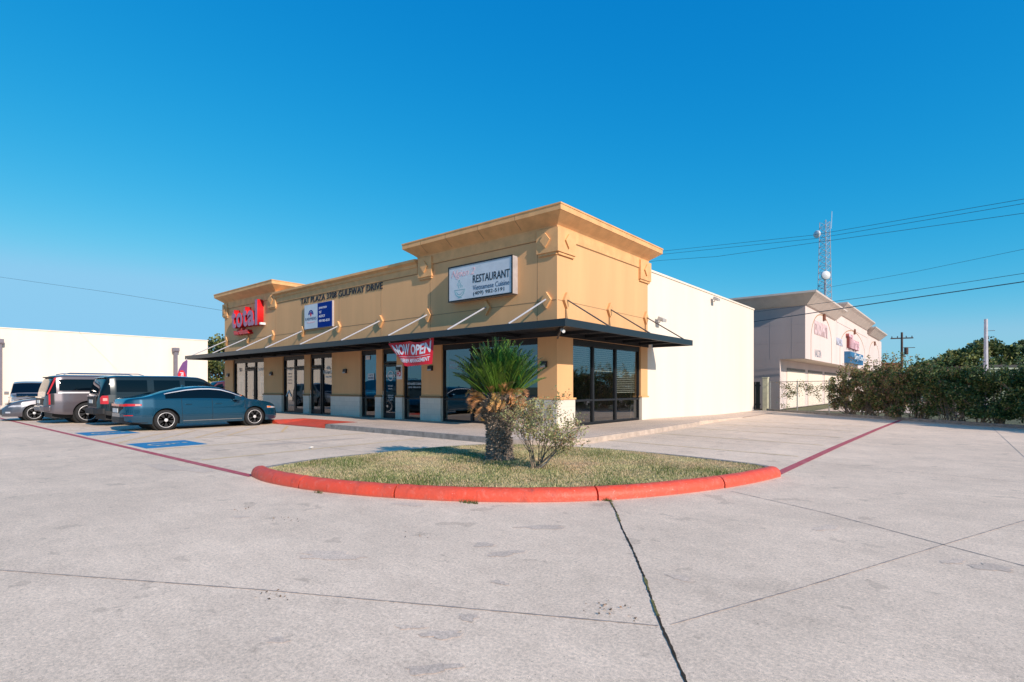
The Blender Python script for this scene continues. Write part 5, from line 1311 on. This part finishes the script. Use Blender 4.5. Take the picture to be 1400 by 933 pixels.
# --- silver compact, nose out
cmp_ = dict(sedan); cmp_.update(L=4.65, axles=(.98, 3.68), wr=.325,
    top=[(0, .62), (.03, .95), (.15, 1.05), (.6, 1.12), (1.3, 1.36), (1.9, 1.45), (2.4, 1.43), (2.9, 1.25), (3.4, .99), (4.0, .90), (4.35, .79), (4.55, .64), (4.65, .5)],
    shoulder=[(0, .58), (.05, .9), (.6, .98), (2.4, .95), (3.3, .92), (4.0, .80), (4.4, .66), (4.65, .45)],
    bottom=[(0, .36), (.5, .22), (4.2, .19), (4.65, .2)], width=[(0, .62), (.15, .80), (.6, .89), (3.6, .89), (4.1, .85), (4.4, .74), (4.58, .58), (4.65, .42)],
    seams=[1.4, 2.3, 3.3], windows=[(1.0, 1.36), (1.42, 2.26), (2.34, 3.2)], ws=(2.7, 3.4), rw=(.65, 1.5), mirror=(3.0, .97), handles=(1.6, 2.5), hz=.82)
Rr, patch, sp, S_ = vehicle('parked_sedan', (-21.55, -5.55, 0), -PI/2, cmp_, 'silver low sedan with its nose to the red line at the left edge', 'car', 'psilver')
patch('headlight', M['head'], 4.05, 4.56, lambda x: .60-.02*(x-4), lambda x: .70-.10*(x-4)); patch('fog_lamp', M['head'], 4.42, 4.56, lambda x: .34, lambda x: .40)
MB().box(4.55, 4.67, -.42, .42, .26, .48).build('grille', M['plastic'], Rr, bevel=.02); MB().prism([(3.5, .985), (4.5, .73), (4.5, .745), (3.5, 1.0)], lambda a, b, d: (a, d, b+.0), -.5, .5).build('hood_panel', M['pdark'], Rr, bevel=.01)
# --- white SUV behind
sp3 = suv_spec(4.9, 1.75, .94, 1.05, 3.85, .37, 1.08, 1.04); sp3.update(top=[(0, .7), (.03, 1.06), (.12, 1.3), (.3, 1.62), (.6, 1.73), (2.4, 1.75), (2.85, 1.68), (3.5, 1.16), (3.7, 1.08), (4.5, .98), (4.75, .88), (4.88, .7), (4.9, .55)],
    shoulder=[(0, .68), (.05, 1.0), (.3, 1.05), (3.3, 1.02), (3.8, .98), (4.5, .88), (4.75, .8), (4.9, .52)], width=[(0, .78), (.2, .90), (.6, .94), (3.9, .94), (4.5, .88), (4.75, .78), (4.9, .62)],
    bottom=[(0, .4), (.5, .3), (4.3, .3), (4.9, .34)], seams=[1.4, 2.4, 3.3], windows=[(.45, 1.3), (1.5, 2.3), (2.5, 3.15)], ws=(2.88, 3.52), mirror=(3.05, 1.1), handles=(1.6, 2.6))
Rr, patch, sp, S_ = vehicle('parked_suv', (-30.45, -7.9, 0), -.12, sp3, 'beige-white SUV facing out with its windscreen showing above the silver sedan', 'car', 'pwhite')
patch('headlight', M['head'], 4.35, 4.78, lambda x: .70, lambda x: .84); MB().box(4.8, 4.92, -.5, .5, .45, .75).build('grille', M['plastic'], Rr, bevel=.02)
MB().prism([(3.62, 1.10), (4.55, .975), (4.55, .99), (3.62, 1.115)], lambda a, b, d: (a, d, b+.005), -.66, .66).build('hood_panel', M['pdark'], Rr)
# --- maroon van by the plaza end
sp4 = suv_spec(4.9, 2.0, .96, 1.05, 3.9, .36, 1.1, 1.05); sp4.update(top=[(a, b*1.12) for a, b in sp3['top']], shoulder=sp3['shoulder'], width=sp3['width'], bottom=sp3['bottom'], seams=[1.4, 2.4, 3.3], windows=[(.45, 1.3), (1.5, 2.3), (2.5, 3.15)], ws=(2.88, 3.52), mirror=(3.05, 1.1), handles=(1.6, 2.6))
vehicle('parked_van', (-35.9, 6.7, 0), -PI/2, sp4, 'dark maroon vehicle half hidden at the left end of the plaza', 'car', 'pred')

# ------------------------------------------------------------------ litter
random.seed(5)
def litter(x, y, s, m, label):
    pts = [(random.uniform(.6, 1)*s*math.cos(t), random.uniform(.6, 1)*s*math.sin(t)) for t in (0, 1.1, 2.0, 3.2, 4.1, 5.3)]
    o = MB().prism(pts, lambda a, b, d: (a, b, d+.3*a*random.uniform(.5, 1)), .006, .03).build('litter', M[m]); o.location = (x, y, .02); tag(o, label, 'litter')
litter(-1.86, -7.21, .05, 'paper', 'white scrap of paper on the concrete near the yellow line')
tr_ = []
for (cx_, cy_, n_, r_) in ((7.95, -10.75, 26, .10), (6.1, -12.0, 12, .06), (4.1, -10.9, 12, .10), (5.6, -10.4, 10, .12), (3.3, -11.0, 8, .08)):
    for k in range(n_): tr_.append((cx_+random.gauss(0, r_), cy_+random.gauss(0, r_*.5), .006))
V = leaves(np.array(tr_), .022, .6); V[:, :, 2] = np.clip(V[:, :, 2], .004, .02)
tag(quads('fallen_leaves', V, [M['bark'], M['leafb']], rng.integers(0, 2, len(V))), 'scattered dark leaf debris on the concrete', 'leaves', kind='stuff')
# weeds at the kerb foot
V = []
for (cx_, cy_) in ((3.05, -9.87), (5.0, -9.05), (6.28, -7.83), (5.1, -9.0)):
    for k in range(60):
        a = random.uniform(0, 2*PI); r = random.uniform(0, .09); x, y = cx_+r*math.cos(a), cy_+r*.4*math.sin(a)-.02; h = random.uniform(.02, .06); l = random.uniform(-.04, .04)
        V.append([(x-.004, y, .0), (x+.004, y, .0), (x+l, y+random.uniform(-.03, .03), h)])
tag(quads('kerb_weeds', np.array(V), [M['grassg']], k=3), 'little weeds at the foot of the red kerb', 'weeds', kind='stuff')

# ------------------------------------------------------------------ across the street (seen in the window reflections)
ac = empty('roadside_shop', (-14, -66, 0), 0, 'low white shop across the street, mirrored in the windows', 'building')
MB().box(-9, 9, -8, 0, 0, 4.2).build('wall', M['signside'], ac); MB().box(-9.3, 9.3, 0, .4, 3.2, 4.6).build('fascia', M['white'], ac); MB().box(-4, 4, .41, .5, 3.5, 4.3).build('sign_panel', M['banner'], ac); MB().box(-7, 7, .01, .05, .3, 2.6).build('window', M['carglass'], ac)
for k, (x, y, H, R) in enumerate(((-34, -64, 9, 4.5), (-1, -62, 8.5, 4.2), (10, -66, 10, 5), (24, -62, 9, 4.6), (38, -50, 10, 5), (34, -28, 8, 4), (46, 6, 9, 4.5))):
    tree('street_tree', (x, y, 0), H, R, 'street tree across the road, %s' % ('first from the west', 'beside the white shop', 'tallest on the far kerb', 'fourth along the far kerb', 'at the street corner', 'east of the lot entrance', 'east of the hedge')[k], 'street trees across the road', 3500, .42, 2.4, nclump=24)

# ------------------------------------------------------------------ light, sky, camera
sun_dir = Vector((5.2, -1.1, 2.78)).normalized()
el = math.asin(sun_dir.z)
W_ = bpy.data.worlds.new('World'); sc.world = W_; W_.use_nodes = True; nt = W_.node_tree
bg = nt.nodes['Background']; sky = nt.nodes.new('ShaderNodeTexSky'); sky.sky_type = 'NISHITA'; sky.sun_disc = False
sky.sun_elevation = el; sky.sun_rotation = math.atan2(sun_dir.x, sun_dir.y); sky.air_density = 1.0; sky.dust_density = .3; sky.ozone_density = 1.6
sp_ = nt.nodes.new('ShaderNodeSeparateColor'); cb = nt.nodes.new('ShaderNodeCombineColor'); nt.links.new(sky.outputs[0], sp_.inputs[0])
for ch, (k_, g_, o_, cap) in enumerate(((.25/3.9**3.0, 3.0, .0, .27), (.222/1.51**.78, .78, 0, .60), (.61/2.7**.36, .36, 0, .87))):      # clear deep-blue grade of the Nishita sky
    pw = nt.nodes.new('ShaderNodeMath'); pw.operation = 'POWER'; pw.inputs[1].default_value = g_; nt.links.new(sp_.outputs[ch], pw.inputs[0])
    ma = nt.nodes.new('ShaderNodeMath'); ma.operation = 'MULTIPLY_ADD'; ma.inputs[1].default_value = k_/.15; ma.inputs[2].default_value = o_/.15
    mi_n = nt.nodes.new('ShaderNodeMath'); mi_n.operation = 'SMOOTH_MIN'; mi_n.inputs[1].default_value = cap/.15; mi_n.inputs[2].default_value = .6
    nt.links.new(pw.outputs[0], ma.inputs[0]); nt.links.new(ma.outputs[0], mi_n.inputs[0]); nt.links.new(mi_n.outputs[0], cb.inputs[ch])
nt.links.new(cb.outputs[0], bg.inputs[0]); bg.inputs[1].default_value = .15
sl = bpy.data.lights.new('sun', 'SUN'); sl.energy = 5.0; sl.angle = math.radians(.53); sl.color = (1, .865, .74)
so = bpy.data.objects.new('sun', sl); COL.objects.link(so); so.rotation_euler = sun_dir.to_track_quat('Z', 'Y').to_euler()
cam = bpy.data.cameras.new('camera'); co = bpy.data.objects.new('camera', cam); COL.objects.link(co)
co.location = (9.6905, -13.7766, 1.42); co.rotation_euler = (PI/2, 0, math.radians(39.908)); cam.sensor_width = 36; cam.lens = 36*736/1400; cam.shift_y = 63.5/1400
cam.clip_start = .05; cam.clip_end = 5000; sc.camera = co
sc.view_settings.view_transform = 'Standard'; sc.view_settings.look = 'None'; sc.view_settings.exposure = 0; sc.view_settings.gamma = 1
sc.cycles.max_bounces = 8; sc.cycles.transparent_max_bounces = 12; sc.cycles.use_denoising = True
